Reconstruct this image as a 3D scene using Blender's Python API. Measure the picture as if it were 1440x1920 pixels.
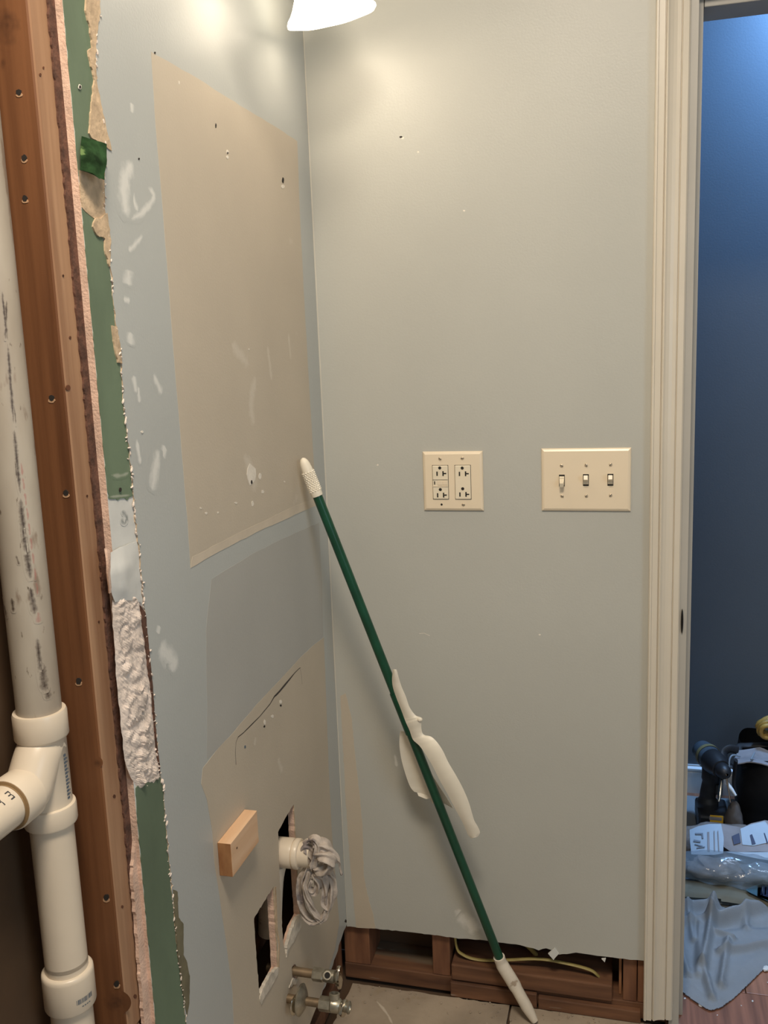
import bpy, bmesh, math, random
from mathutils import Vector, Matrix, noise
from mathutils.geometry import tessellate_polygon
random.seed(7)
PI = math.pi
scene = bpy.context.scene
for o in list(bpy.data.objects): bpy.data.objects.remove(o)

# ------------------------------------------------------------------ camera
F_PX = 1698.0
def _cam_matrix(p, y, r):
    Rz = Matrix.Rotation(y, 3, 'Z'); Rx = Matrix.Rotation(-p, 3, 'X'); Ry = Matrix.Rotation(r, 3, 'Y')
    return Rz @ Rx @ Ry
CM = _cam_matrix(math.radians(9.85), math.radians(14.84), math.radians(2.19))
CP = Vector((.565, -1.686, 1.346))
cd = bpy.data.cameras.new('camera'); cam = bpy.data.objects.new('camera', cd)
scene.collection.objects.link(cam)
cd.sensor_fit = 'VERTICAL'; cd.sensor_height = 36; cd.sensor_width = 27; cd.lens = F_PX / 1920 * 36
cd.clip_start = .02
rt, fw, up = CM.col[0], CM.col[1], CM.col[2]
m3 = Matrix((rt, up, -fw)).transposed()
cam.matrix_world = Matrix.Translation(CP) @ m3.to_4x4()
scene.camera = cam
def at(u, v, ax, val):
    """survey helper: the point of the plane  ax = val  that the photograph shows at (u, v)"""
    d = CM @ Vector(((u - 720) / F_PX, 1, -(v - 960) / F_PX))
    i = 'xyz'.index(ax); t = (val - CP[i]) / d[i]
    return CP + d * t
def L(u, v, x=0.0):
    p = at(u, v, 'x', x); return (p.y, p.z)
def E(u, v, y=0.0):
    p = at(u, v, 'y', y); return (p.x, p.z)

# ------------------------------------------------------------------ world, light, exposure
w = bpy.data.worlds.new('world'); scene.world = w; w.use_nodes = True
w.node_tree.nodes['Background'].inputs[0].default_value = (.6, .75, 1, 1)
w.node_tree.nodes['Background'].inputs[1].default_value = .05
scene.view_settings.view_transform = 'Standard'
scene.view_settings.look = 'None'
scene.view_settings.exposure = 0.0
scene.view_settings.gamma = 1.0
scene.view_settings.use_curve_mapping = False
WARM = (1.0, .83, .64)
LAMP_W = .33
def area(name, loc, target, sx, sy, power, col, spread=180):
    d = bpy.data.lights.new(name, 'AREA'); d.shape = 'RECTANGLE'; d.size = sx; d.size_y = sy
    d.energy = power; d.color = col; d.spread = math.radians(spread)
    o = bpy.data.objects.new(name, d); scene.collection.objects.link(o); o.location = loc
    o.rotation_euler = (Vector(target) - Vector(loc)).to_track_quat('-Z', 'Y').to_euler()
    return o
# daylight from the bathroom's own window, on the right-hand wall behind the camera
area('daylight_room', (1.78, -1.75, 1.45), (0, -1.2, 1.2), .7, .9, 8.0, (.54, .77, 1.0))
# added warm fill under the bathroom ceiling, no fixture is seen there
area('ceiling_fill', (.50, -1.35, 2.425), (.50, -1.25, 0), .4, .4, 30.0, (1.0, .86, .69))
# daylight that falls into the hall from the right, close under its ceiling
area('daylight_hall', (1.22, .86, 2.41), (1.12, .97, 1.2), .30, .10, 31, (.30, .56, 1.0), 170)
area('hall_fill_low', (1.35, .30, 1.9), (.92, .42, 0.0), .35, .35, .9, (.62, .78, 1.0), 50)  # added fill, a narrow cone aimed down at the cloths on the hall floor

# ------------------------------------------------------------------ materials
def lin(c):
    def f(x):
        x /= 255.0
        return x / 12.92 if x <= .04045 else ((x + .055) / 1.055) ** 2.4
    return tuple(f(x) for x in c)
MATS = {}
def mat(name, col, rough=.6, spots=(), nscale=8, namt=.12, bump=.0, bscale=200, metal=0, stretch=(1, 1, 1), spec=.5, col2=None, detail=4, coat=0):
    """principled with a noise-mottled colour and noise bump; spots = [(scale, threshold, colour)]"""
    m = bpy.data.materials.new(name); m.use_nodes = True; nt = m.node_tree; N = nt.nodes; K = nt.links
    b = N['Principled BSDF']; b.inputs['Roughness'].default_value = rough; b.inputs['Metallic'].default_value = metal
    b.inputs['Specular IOR Level'].default_value = spec
    if coat: b.inputs['Coat Weight'].default_value = coat; b.inputs['Coat Roughness'].default_value = .25
    tc = N.new('ShaderNodeTexCoord'); mp = N.new('ShaderNodeMapping'); mp.inputs['Scale'].default_value = stretch
    K.new(tc.outputs['Object'], mp.inputs['Vector'])
    n = N.new('ShaderNodeTexNoise'); n.inputs['Scale'].default_value = nscale; n.inputs['Detail'].default_value = detail
    K.new(mp.outputs[0], n.inputs['Vector'])
    r = N.new('ShaderNodeValToRGB')
    c2 = col2 or tuple(max(0, c * (1 - namt)) for c in col)
    c1 = tuple(min(1, c * (1 + namt * .6)) for c in col) if col2 is None else col
    r.color_ramp.elements[0].position = .32; r.color_ramp.elements[0].color = (*c2, 1)
    r.color_ramp.elements[1].position = .68; r.color_ramp.elements[1].color = (*c1, 1)
    K.new(n.outputs['Fac'], r.inputs['Fac']); out = r.outputs['Color']
    for sc, th, sc_col in spots:
        n2 = N.new('ShaderNodeTexNoise'); n2.inputs['Scale'].default_value = sc; n2.inputs['Detail'].default_value = 6
        K.new(mp.outputs[0], n2.inputs['Vector'])
        mr = N.new('ShaderNodeMapRange'); mr.inputs['From Min'].default_value = th; mr.inputs['From Max'].default_value = th + .06
        K.new(n2.outputs['Fac'], mr.inputs['Value'])
        mx = N.new('ShaderNodeMix'); mx.data_type = 'RGBA'
        K.new(mr.outputs[0], mx.inputs['Factor']); K.new(out, mx.inputs['A']); mx.inputs['B'].default_value = (*sc_col, 1)
        out = mx.outputs['Result']
    K.new(out, b.inputs['Base Color'])
    if bump:
        n3 = N.new('ShaderNodeTexNoise'); n3.inputs['Scale'].default_value = bscale; n3.inputs['Detail'].default_value = 3
        K.new(mp.outputs[0], n3.inputs['Vector'])
        bp = N.new('ShaderNodeBump'); bp.inputs['Strength'].default_value = bump; bp.inputs['Distance'].default_value = .002
        K.new(n3.outputs['Fac'], bp.inputs['Height']); K.new(bp.outputs[0], b.inputs['Normal'])
    MATS[name] = m
    return m
def fade_mat(name, under, col, nscale=60, lo=.35, hi=.75, strength=1.0):
    """a rubbed-on film: the colour of the surface below, going over to col where attribute 'fade' x noise is high"""
    m = mat(name, *under[0], **under[1]); nt = m.node_tree; N = nt.nodes; K = nt.links
    b = N['Principled BSDF']; src = b.inputs['Base Color'].links[0].from_socket
    a = N.new('ShaderNodeAttribute'); a.attribute_name = 'fade'
    tc = N.new('ShaderNodeTexCoord'); n = N.new('ShaderNodeTexNoise'); n.inputs['Scale'].default_value = nscale; n.inputs['Detail'].default_value = 6
    K.new(tc.outputs['Object'], n.inputs['Vector'])
    ad = N.new('ShaderNodeMath'); ad.operation = 'MULTIPLY_ADD'; ad.inputs[1].default_value = 1.1
    K.new(n.outputs['Fac'], ad.inputs[0]); K.new(a.outputs['Fac'], ad.inputs[2])
    mr = N.new('ShaderNodeMapRange'); mr.inputs['From Min'].default_value = lo + .55; mr.inputs['From Max'].default_value = hi + .65
    mr.inputs['To Max'].default_value = strength
    K.new(ad.outputs[0], mr.inputs['Value'])
    mx = N.new('ShaderNodeMix'); mx.data_type = 'RGBA'
    K.new(mr.outputs[0], mx.inputs['Factor']); K.new(src, mx.inputs['A']); mx.inputs['B'].default_value = (*col, 1)
    K.new(mx.outputs['Result'], b.inputs['Base Color'])
    return m

def U(*a, **k): return (a, k)
P_PAINT = U((.475, .475, .435), .42, nscale=3, namt=.04, bump=.10, bscale=260)
P_LEFT = U((.445, .462, .448), .36, nscale=3, namt=.05, bump=.10, bscale=260)
P_OLD = U((.415, .41, .385), .5, nscale=4, namt=.05, bump=.08, bscale=260)
P_BARE = U((.54, .47, .375), .62, nscale=5, namt=.05, bump=.12, bscale=300, spots=[(14, .68, (.60, .53, .44))])
P_LOW = U((.52, .45, .355), .6, nscale=5, namt=.06, bump=.12, bscale=300)
P_PIPE = U((.47, .42, .345), .5, nscale=16, col2=(.33, .275, .215), stretch=(1, 1, .35), spots=[(40, .60, (.26, .20, .15)), (130, .67, (.10, .07, .045))])
P_GREEN = U((.13, .18, .115), .75, nscale=9, namt=.22, stretch=(1, 1, .4), bump=.15, bscale=150, spots=[(60, .74, (.26, .32, .24))])
P_FLOOR = U((.37, .30, .225), .9, nscale=7, namt=.25, bump=.5, bscale=90, spots=[(20, .62, (.34, .27, .19)), (70, .72, (.58, .51, .43))])
P_STUD = U((.215, .088, .034), .55, nscale=55, col2=(.11, .040, .014), stretch=(1, 1, .035), detail=5, bump=.15, bscale=120)
paint = mat('grey_wall_paint', *P_PAINT[0], **P_PAINT[1])
paintL = mat('grey_blue_wall_paint', *P_LEFT[0], **P_LEFT[1])
paint_old = mat('older_grey_paint', *P_OLD[0], **P_OLD[1])
bare = mat('bare_tan_wall', *P_BARE[0], **P_BARE[1])
bare_low = mat('bare_tan_wall_low', *P_LOW[0], **P_LOW[1])
bare_band = mat('bare_tan_band', (.60, .52, .415), .62, nscale=30, namt=.05)
film = (.78, .77, .73)
spackle = fade_mat('spackle_film', P_LEFT, film, strength=.7)
spackle_r = fade_mat('spackle_film_end_wall', P_PAINT, film, strength=.6)
spackle_b = fade_mat('spackle_film_tan', P_BARE, (.66, .60, .51), strength=.6)
spackle_l = fade_mat('spackle_film_tan_low', P_LOW, (.66, .60, .51), strength=.5)
spackle_g = fade_mat('dust_film_green', P_GREEN, (.50, .50, .42), strength=.5)
spackle_f = fade_mat('dust_film_floor', P_FLOOR, (.66, .58, .48), strength=.7)
scuff_m = fade_mat('pipe_scuff', P_PIPE, (.05, .03, .02), nscale=260, lo=.25, hi=.9, strength=.95)
red_ink = fade_mat('faded_red_ink', P_PIPE, (.36, .09, .08), nscale=160, lo=.45, hi=.85, strength=.5)
knot_f = fade_mat('soft_knot', P_STUD, (.05, .018, .008), nscale=90, lo=.15, hi=1.1, strength=.9)
gyp = mat('cut_gypsum', (.72, .50, .385), .9, nscale=40, namt=.2, bump=.5, bscale=300)
gyp_white = mat('torn_gypsum', (.76, .65, .57), .9, nscale=25, namt=.2, bump=.6, bscale=160)
white_paper = mat('white_facing_paper', (.66, .66, .63), .8, nscale=20, namt=.08, bump=.2, bscale=60)
green_paper = mat('green_board_facing', *P_GREEN[0], **P_GREEN[1])
green_dark = mat('dark_green_facing', (.022, .055, .020), .95, spec=.1, nscale=70, namt=.6, bump=.5, bscale=120, spots=[(55, .66, (.12, .19, .07))])  # darker mottled green than the other facing, with paler flecks
tan_paper = mat('torn_brown_paper', (.55, .41, .27), .9, nscale=60, namt=.25, bump=.5, bscale=200)
dark_paper = mat('dark_torn_paper', (.12, .055, .035), .9, nscale=80, namt=.5, bump=.6, bscale=200)
olive_paper = mat('olive_torn_edge', (.17, .15, .09), .9, nscale=50, namt=.2)
spackle_s = mat('spackle', (.78, .72, .63), .8, nscale=50, namt=.1, bump=.3)
pencil = mat('pencil_line', (.05, .04, .035), .7)
hole_m = mat('hole_dark', (.02, .015, .012), .9)
def wood(name, c1, c2, rough=.6, scale=18, stretch=(1, 1, .06), spots=()):
    return mat(name, c1, rough, nscale=scale, col2=c2, stretch=stretch, detail=5, bump=.15, bscale=120, spots=spots)
stud_side = mat('weathered_stud_wood', *P_STUD[0], **P_STUD[1])
stud_front = wood('stud_edge_wood', (.42, .245, .14), (.25, .125, .065), .5, 60, (1, 1, .04))
pine = wood('pine_wood', (.46, .24, .12), (.33, .15, .07), .6, 25, (.08, 1, 1))
pine_red = wood('reddish_framing_wood', (.20, .092, .045), (.095, .042, .022), .75, 50, (.12, 1, 1), spots=[(14, .60, (.16, .115, .075)), (60, .70, (.30, .24, .18))])
pine_v = wood('reddish_upright_wood', (.25, .112, .055), (.14, .058, .030), .75, 50, (1, 1, .15), spots=[(40, .68, (.12, .07, .045))])
new_pine = wood('pale_pine_block', (.74, .50, .32), (.64, .38, .21), .55, 40, (1, .12, 1))
end_grain = wood('pine_end_grain', (.40, .20, .08), (.26, .11, .04), .7, 60, (1, 1, .4))
pvc = mat('cream_pvc', (.72, .62, .49), .32, nscale=10, namt=.05, spec=.5)
pvc_dirty = mat('dirty_pvc_pipe', *P_PIPE[0], **P_PIPE[1])
ink = mat('black_ink', (.05, .05, .055), .6)
ivory = mat('ivory_plastic', (.80, .68, .51), .30, nscale=10, namt=.02, spec=.5)
ivory_dev = mat('ivory_device_plastic', (.80, .71, .55), .3, nscale=10, namt=.02)
slot_m = mat('slot_black', (.012, .010, .008), .8)
screw_m = mat('ivory_screw', (.66, .56, .42), .35, metal=.3)
green_pole = mat('green_painted_pole', (.004, .060, .030), .33, nscale=30, namt=.2, spots=[(110, .76, (.10, .14, .09))])
white_pl = mat('white_plastic', (.80, .74, .62), .4, nscale=20, namt=.04, spots=[(70, .74, (.42, .34, .25))])
white_dirty = mat('grubby_white_plastic', (.74, .67, .56), .5, nscale=30, namt=.12, spots=[(50, .63, (.38, .30, .22))])
trim_m = mat('cream_trim_paint', (.66, .60, .50), .35, nscale=6, namt=.04, bump=.05, bscale=80)
jamb_m = mat('grey_jamb_paint', (.44, .42, .38), .4, nscale=6, namt=.05)
head_m = mat('brown_head_jamb', (.26, .21, .17), .5, nscale=6, namt=.1)
black_metal = mat('black_metal', (.02, .018, .016), .4, metal=.6)
hall_blue = mat('slate_blue_paint', (.095, .125, .160), .45, nscale=3, namt=.04, bump=.1, bscale=200)
hall_base = mat('white_base_paint', (.66, .74, .80), .35, nscale=6, namt=.04)
subfl = mat('dusty_subfloor', *P_FLOOR[0], **P_FLOOR[1])
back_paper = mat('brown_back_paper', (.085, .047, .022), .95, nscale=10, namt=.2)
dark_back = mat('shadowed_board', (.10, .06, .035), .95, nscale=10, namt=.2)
room_wall = mat('far_room_paint', (.45, .43, .38), .6)
ceil_m = mat('ceiling_paint', (.62, .60, .55), .8)
plank_m = [wood('laminate_%s' % n, c, tuple(x * .5 for x in c), .4, 70, (1, .05, 1)) for n, c in
           (('warm', (.37, .17, .10)), ('deep', (.30, .13, .075)), ('rosy', (.42, .20, .125)))]
brass = mat('tarnished_chrome', (.42, .39, .32), .38, metal=.85, nscale=60, namt=.35)
chrome = mat('chrome', (.62, .58, .50), .18, metal=1, nscale=30, namt=.12)
copper = mat('dull_copper', (.30, .22, .14), .5, metal=.7, nscale=40, namt=.3)
rag_m = mat('grubby_rag', (.52, .45, .39), .95, nscale=40, namt=.3, bump=.5, bscale=260, spots=[(26, .58, (.22, .19, .19))])
cloth_m = mat('grey_drop_cloth', (.42, .45, .47), .95, nscale=20, namt=.08, bump=.3, bscale=500)
cloth2_m = mat('pale_drop_cloth', (.50, .56, .60), .95, nscale=20, namt=.1, bump=.3, bscale=500)
tan_cloth = mat('tan_cloth', (.30, .28, .21), .95, nscale=20, namt=.1)
bag_black = mat('black_nylon', (.012, .013, .016), .6, nscale=30, namt=.3, bump=.3, bscale=400)
bag_grey = mat('grey_bag_lining', (.26, .26, .28), .8, nscale=20, namt=.2)
drill_blk = mat('black_tool_plastic', (.018, .020, .024), .45, nscale=30, namt=.2)
drill_gry = mat('slate_tool_plastic', (.07, .10, .13), .4, nscale=30, namt=.2)
yellow = mat('tool_yellow', (.75, .45, .04), .4, nscale=20, namt=.08)
olive_band = mat('olive_band', (.20, .18, .09), .45)
yellow_cord = mat('yellow_cord', (.40, .26, .06), .5, nscale=60, namt=.3)
cable_m = mat('yellow_cable_sheath', (.36, .29, .10), .5, nscale=30, namt=.2)
print_navy = mat('navy_print', (.02, .03, .08), .6)
print_grey = mat('grey_print', (.10, .13, .17), .6)
label_m = mat('pale_label_film', (.20, .255, .31), .35, nscale=15, namt=.1)
debris_m = mat('grey_rubble', (.22, .19, .17), .9, nscale=30, namt=.4, bump=.6)
def make_plastic():
    m = mat('clear_plastic_film', (.28, .36, .43), .10, nscale=12, namt=.15, bump=.8, bscale=45)
    m.node_tree.nodes['Principled BSDF'].inputs['Alpha'].default_value = .36
    return m
plastic = make_plastic()
def glow(name, col, s, diff=.8):
    m = bpy.data.materials.new(name); m.use_nodes = True; b = m.node_tree.nodes['Principled BSDF']
    b.inputs['Base Color'].default_value = (diff, diff, diff, 1)
    b.inputs['Emission Color'].default_value = (*col, 1); b.inputs['Emission Strength'].default_value = s
    return m
shade_m = glow('lit_frosted_glass', (1, .86, .66), 3.6)
bulb_m = glow('lit_bulb', (1, .90, .74), 12)

# ------------------------------------------------------------------ object helpers
def mk(name, bm, m, parent=None, smooth=False, kind=None, label=None):
    me = bpy.data.meshes.new(name); bm.normal_update(); bm.to_mesh(me); bm.free()
    ms = m if isinstance(m, (list, tuple)) else [m]
    for q in ms: me.materials.append(q)
    if smooth:
        for p in me.polygons: p.use_smooth = True
        try: me.set_sharp_from_angle(angle=math.radians(50))
        except Exception: pass
    o = bpy.data.objects.new(name, me); scene.collection.objects.link(o)
    if parent is not None:
        o.parent = parent; o.matrix_parent_inverse = Matrix.Translation(-Vector(parent.location)) if parent.type == 'EMPTY' else Matrix()
    if kind: o['kind'] = kind
    if label: o['label'] = label
    return o
def tag(o, label, cat, group=None):
    o['label'] = label; o['category'] = cat
    if group: o['group'] = group
    return o
def thing(name, label, cat, loc, group=None):
    o = bpy.data.objects.new(name, None); o.empty_display_size = .05; scene.collection.objects.link(o); o.location = loc
    return tag(o, label, cat, group)
def new(): return bmesh.new()
def box(bm, lo, hi, bevel=0, mi=0, M=None):
    vs = []
    for x in (lo[0], hi[0]):
        for y in (lo[1], hi[1]):
            for z in (lo[2], hi[2]):
                p = Vector((x, y, z)); vs.append(bm.verts.new(M @ p if M else p))
    fs = []
    for q in ((0, 1, 3, 2), (4, 6, 7, 5), (0, 4, 5, 1), (2, 3, 7, 6), (0, 2, 6, 4), (1, 5, 7, 3)):
        f = bm.faces.new([vs[i] for i in q]); f.material_index = mi; fs.append(f)
    if bevel:
        es = list({e for f in fs for e in f.edges})
        bmesh.ops.bevel(bm, geom=es, offset=bevel, segments=2, affect='EDGES', profile=.5)
    return bm
def prism(bm, poly, holes, frame, d0, d1, mi_face=0, mi_side=0):
    """polygon (2-D) with holes, extruded between depths d0 and d1; frame(a, b, d) -> Vector"""
    loops = [poly] + list(holes)
    pts = [Vector((a, b, 0)) for lp in loops for a, b in lp]
    tris = tessellate_polygon([[Vector((a, b, 0)) for a, b in lp] for lp in loops])
    front = [bm.verts.new(frame(p.x, p.y, d1)) for p in pts]
    back = [bm.verts.new(frame(p.x, p.y, d0)) for p in pts]
    for t in tris:
        try:
            f = bm.faces.new([front[i] for i in t]); f.material_index = mi_face
            f = bm.faces.new([back[i] for i in reversed(t)]); f.material_index = mi_face
        except ValueError: pass
    k = 0
    for lp in loops:
        n = len(lp)
        for i in range(n):
            a, b = k + i, k + (i + 1) % n
            try:
                f = bm.faces.new([front[a], back[a], back[b], front[b]]); f.material_index = mi_side
            except ValueError: pass
        k += n
    bmesh.ops.recalc_face_normals(bm, faces=bm.faces)
    return bm
FX = lambda a, b, d: Vector((d, a, b))      # on the left wall: (y, z), depth = x
FY = lambda a, b, d: Vector((a, d, b))      # on the end wall: (x, z), depth = y
FZ = lambda a, b, d: Vector((a, b, d))
def jag(pts, amp, step=.006, closed=False, seed=0, only=None):
    rnd = random.Random(seed); out = []; n = len(pts)
    rng = n if closed else n - 1
    for i in range(rng):
        a, b = Vector(pts[i]), Vector(pts[(i + 1) % n]); l = (b - a).length; k = max(1, int(l / step))
        if only is not None and i not in only: k = 1
        d = (b - a) / max(l, 1e-9); nrm = Vector((-d.y, d.x))
        out.append(tuple(a))
        for j in range(1, k):
            out.append(tuple(a + d * (l * (j + rnd.uniform(-.3, .3)) / k) + nrm * rnd.uniform(-amp, amp)))
    if not closed: out.append(tuple(pts[-1]))
    return out
def tube(bm, path, radii, seg=14, ridge=None, caps=True, flat=None, mi=0, closed=False, nz=0, seed=0):
    P = [Vector(p) for p in path]; n = len(P)
    if not isinstance(radii, (list, tuple)): radii = [radii] * n
    t0 = (P[1] - P[0]).normalized(); ref = Vector((0, 0, 1)) if abs(t0.z) < .9 else Vector((1, 0, 0))
    nrm = t0.cross(ref).normalized(); rings = []
    for i in range(n):
        if closed: t = (P[(i + 1) % n] - P[i - 1]).normalized()
        else: t = ((P[min(i + 1, n - 1)] - P[max(i - 1, 0)])).normalized()
        nrm = (nrm - t * nrm.dot(t)).normalized(); bn = t.cross(nrm)
        ring = []
        for k in range(seg):
            a = 2 * PI * k / seg; r = radii[i]
            if ridge: r *= 1 + ridge[1] * math.cos(ridge[0] * a + ridge[2] * i)
            fx, fy = (1, 1) if not flat else flat
            p = P[i] + nrm * math.cos(a) * r * fx + bn * math.sin(a) * r * fy
            if nz: p += noise.noise_vector(p * 60 + Vector((seed, 0, 0))) * nz
            ring.append(bm.verts.new(p))
        rings.append(ring)
    for i in range(n if closed else n - 1):
        A, B = rings[i], rings[(i + 1) % n]
        for k in range(seg):
            f = bm.faces.new([A[k], A[(k + 1) % seg], B[(k + 1) % seg], B[k]]); f.material_index = mi
    if caps and not closed:
        f = bm.faces.new(list(reversed(rings[0]))); f.material_index = mi
        f = bm.faces.new(rings[-1]); f.material_index = mi
    return bm
def cr(pts, k=6):
    """Catmull-Rom through pts (tuples of any size)"""
    P = [Vector(p) for p in pts]; out = []
    for i in range(len(P) - 1):
        a, b, c, d = P[max(i - 1, 0)], P[i], P[i + 1], P[min(i + 2, len(P) - 1)]
        for j in range(k):
            t = j / k
            out.append(.5 * ((2 * b) + (c - a) * t + (2 * a - 5 * b + 4 * c - d) * t * t + (3 * b - 3 * c + d - a) * t ** 3))
    out.append(P[-1]); return out
def lathe(bm, origin, axis, prof, seg=32, mi=0, caps=False):
    """prof = [(distance along axis, radius)]"""
    axis = Vector(axis).normalized(); ref = Vector((0, 0, 1)) if abs(axis.z) < .9 else Vector((1, 0, 0))
    a = axis.cross(ref).normalized(); b = axis.cross(a); O = Vector(origin); rings = []
    for s, r in prof:
        rings.append([bm.verts.new(O + axis * s + (a * math.cos(2 * PI * k / seg) + b * math.sin(2 * PI * k / seg)) * r) for k in range(seg)])
    for A, B in zip(rings, rings[1:]):
        for k in range(seg):
            f = bm.faces.new([A[k], A[(k + 1) % seg], B[(k + 1) % seg], B[k]]); f.material_index = mi
    if caps:
        bm.faces.new(list(reversed(rings[0]))).material_index = mi; bm.faces.new(rings[-1]).material_index = mi
    bmesh.ops.recalc_face_normals(bm, faces=bm.faces)
    return bm
RIBS = 0
def ribbon(name, pts, widths, frame, d, m, parent, thick=0.0, label=None):
    """a film rubbed on a wall: 5 verts across, attribute fade = 1 in the middle, 0 at the rim"""
    global RIBS
    RIBS += 1; d += (RIBS % 6) * .00001
    P = cr([(a, b, wd) for (a, b), wd in zip(pts, widths)], 4); n = len(P)
    me = bpy.data.meshes.new(name); V = []; Fd = []; faces = []
    for i in range(n):
        t = Vector((P[min(i + 1, n - 1)][0] - P[max(i - 1, 0)][0], P[min(i + 1, n - 1)][1] - P[max(i - 1, 0)][1])).normalized()
        nr = Vector((-t.y, t.x)); e = min(1, 3 * min(i, n - 1 - i) / n * 2)
        for k in range(5):
            s = (k - 2) / 2; q = s * P[i][2] * (.45 + .55 * e); V.append(frame(P[i][0] + nr.x * q, P[i][1] + nr.y * q, d + i * .000004 + .00005 * (1 - abs(s))))
            Fd.append((1 - abs(s)) * e)
    for i in range(n - 1):
        for k in range(4): faces.append((i * 5 + k, i * 5 + k + 1, i * 5 + k + 6, i * 5 + k + 5))
    me.from_pydata(V, [], faces); me.materials.append(m)
    at_ = me.attributes.new('fade', 'FLOAT', 'POINT'); at_.data.foreach_set('value', Fd)
    o = bpy.data.objects.new(name, me); scene.collection.objects.link(o); o.parent = parent
    if label: o['label'] = label
    return o

# ================================================================== STRUCTURE
# ---- left wall: board (with the exposed strip at its near edge), paint layer, holes
NEAR = -.777                                     # the cut near edge of the board
edge_px = [(182, -60), (183, 0), (187, 30), (181, 60), (178, 130), (187, 190), (200, 262), (196, 335), (198, 400), (205, 470), (209, 510),
           (216, 600), (227, 680), (232, 760), (243, 850), (250, 920), (257, 1000), (263, 1040), (270, 1130), (285, 1280),
           (291, 1350), (300, 1450), (307, 1480), (315, 1580), (324, 1680), (331, 1760), (342, 1850), (350, 1920), (356, 1970)]
edge = [L(*p) for p in edge_px]
edge = [(edge[0][0], 2.44)] + edge + [(-.70, .12), (-.70, .02)]
edge_j = jag(edge, .0022, .005, seed=3)
bottom = jag([(-.70, .02), (-.45, .05), (-.33, .085), (-.252, .099), (-.16, .105), (-.10, .115), (-.03, .135), (0, .138)], .003, .01, seed=5)[1:]
holeA_px = [(521, 1560), (535, 1533), (551, 1508), (553, 1545), (558, 1640), (563, 1715), (551, 1738), (541, 1772), (535, 1790), (530, 1760), (526, 1690), (523, 1620)]
holeB_px = [(476, 1722), (495, 1690), (513, 1662), (515, 1700), (517, 1742), (519, 1770), (521, 1815), (507, 1842), (494, 1866), (486, 1862), (481, 1800), (478, 1760)]
holeC_px = [(547, 1814), (551, 1808), (558, 1812), (560, 1826), (556, 1836), (548, 1832)]
holes = [jag([L(*p) for p in h], .0012, .006, True, seed=i) for i, h in enumerate((holeA_px, holeB_px, holeC_px))]
top_out = [(0, 2.44)]
board_poly = [(NEAR, 2.44), (NEAR, .02)] + [(-.70, .02)] + bottom + top_out
bm = prism(new(), board_poly, holes, FX, -.0127, -.0016, 0, 1)
wall_left = mk('wall_left', bm, [white_paper, gyp], kind='structure')
layer_poly = edge_j + bottom + top_out
bm = prism(new(), layer_poly, holes, FX, -.0016, 0, 0, 1)
paint_layer = mk('paint_layer', bm, [paintL, tan_paper], wall_left, label='grey-blue paint and compound layer with a torn near edge')

def wall_piece(name, px, m, d0, d1, amp=.0008, step=.006, side=None, parent=wall_left, seed=1, hl=(), label=None, frame=FX, mp=L, x=0):
    poly = jag([(max(q[0], NEAR + .0004) , q[1]) for q in (mp(*p) for p in px)], amp, step, True, seed=seed)
    bm = prism(new(), poly, [h for h in hl], frame, d0, d1, 0, 1)
    return mk(name, bm, [m, side or m], parent, label=label)
# exposed strip, from the top down (each piece lies on the board)
wall_piece('green_paper', [(100, -60), (108, 0), (114, 60), (120, 150), (123, 210), (127, 260), (133, 325), (150, 322), (197, 335), (200, 262), (184, 190), (178, 130), (186, 40), (183, -60)],
           green_paper, -.0016, -.0008, seed=11, label='faded green board facing')
wall_piece('torn_paper', [(160, -60), (159, 20), (166, 45), (172, 90), (164, 95), (168, 115), (176, 150), (172, 180), (170, 200), (166, 250), (170, 258), (196, 275), (208, 283), (204, 262), (196, 230), (188, 195), (181, 160), (178, 110), (181, 60), (187, 25), (184, -60)],
           tan_paper, -.0008, .0012, .0012, .004, seed=12, label='torn brown facing paper')
wall_piece('torn_paper', [(146, 318), (150, 380), (152, 388), (165, 400), (180, 412), (196, 445), (199, 400), (197, 335), (180, 330), (160, 322)], tan_paper, -.0016, -.0004, .001, .005, seed=13)
wall_piece('green_paper', [(140, 388), (146, 480), (150, 530), (158, 610), (166, 680), (174, 740), (180, 800), (187, 860), (194, 925), (206, 930), (214, 932), (222, 938), (232, 932), (240, 938), (249, 925), (243, 850), (232, 760), (227, 690), (216, 605), (209, 520), (200, 470), (194, 448), (186, 418), (170, 403)],
           green_paper, -.0016, -.0008, .001, .006, seed=14, label='green board facing')
wall_piece('torn_paper', [(178, 410), (173, 425), (180, 440), (196, 448), (196, 470), (204, 500), (207, 450), (200, 400), (190, 408)], tan_paper, -.0008, .0012, .001, .004, seed=15)
wall_piece('torn_paper', [(209, 610), (212, 640), (220, 680), (228, 682), (224, 645), (218, 612)], tan_paper, -.0008, .0012, .0008, .004, seed=16)
wall_piece('torn_paper', [(262, 1135), (268, 1180), (276, 1250), (283, 1300), (292, 1400), (300, 1450), (292, 1380), (285, 1280), (272, 1150)], dark_paper, -.0006, .0010, .0008, .004, seed=17)
wall_piece('green_paper', [(256, 1478), (270, 1460), (280, 1462), (304, 1452), (307, 1480), (314, 1580), (323, 1680), (332, 1780), (345, 1870), (352, 1930), (354, 1970), (294, 1970), (288, 1880), (278, 1800), (268, 1700), (258, 1590), (252, 1530)],
           green_paper, -.0016, -.0006, .001, .006, seed=18, label='dark green board facing at the bottom of the strip')
wall_piece('torn_paper', [(324, 1668), (332, 1672), (334, 1720), (343, 1732), (343, 1790), (350, 1805), (355, 1830), (354, 1880), (350, 1905), (340, 1850), (330, 1760)], olive_paper, 0, .0010, .0008, .005, seed=19, label='olive torn paper edge')
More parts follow.
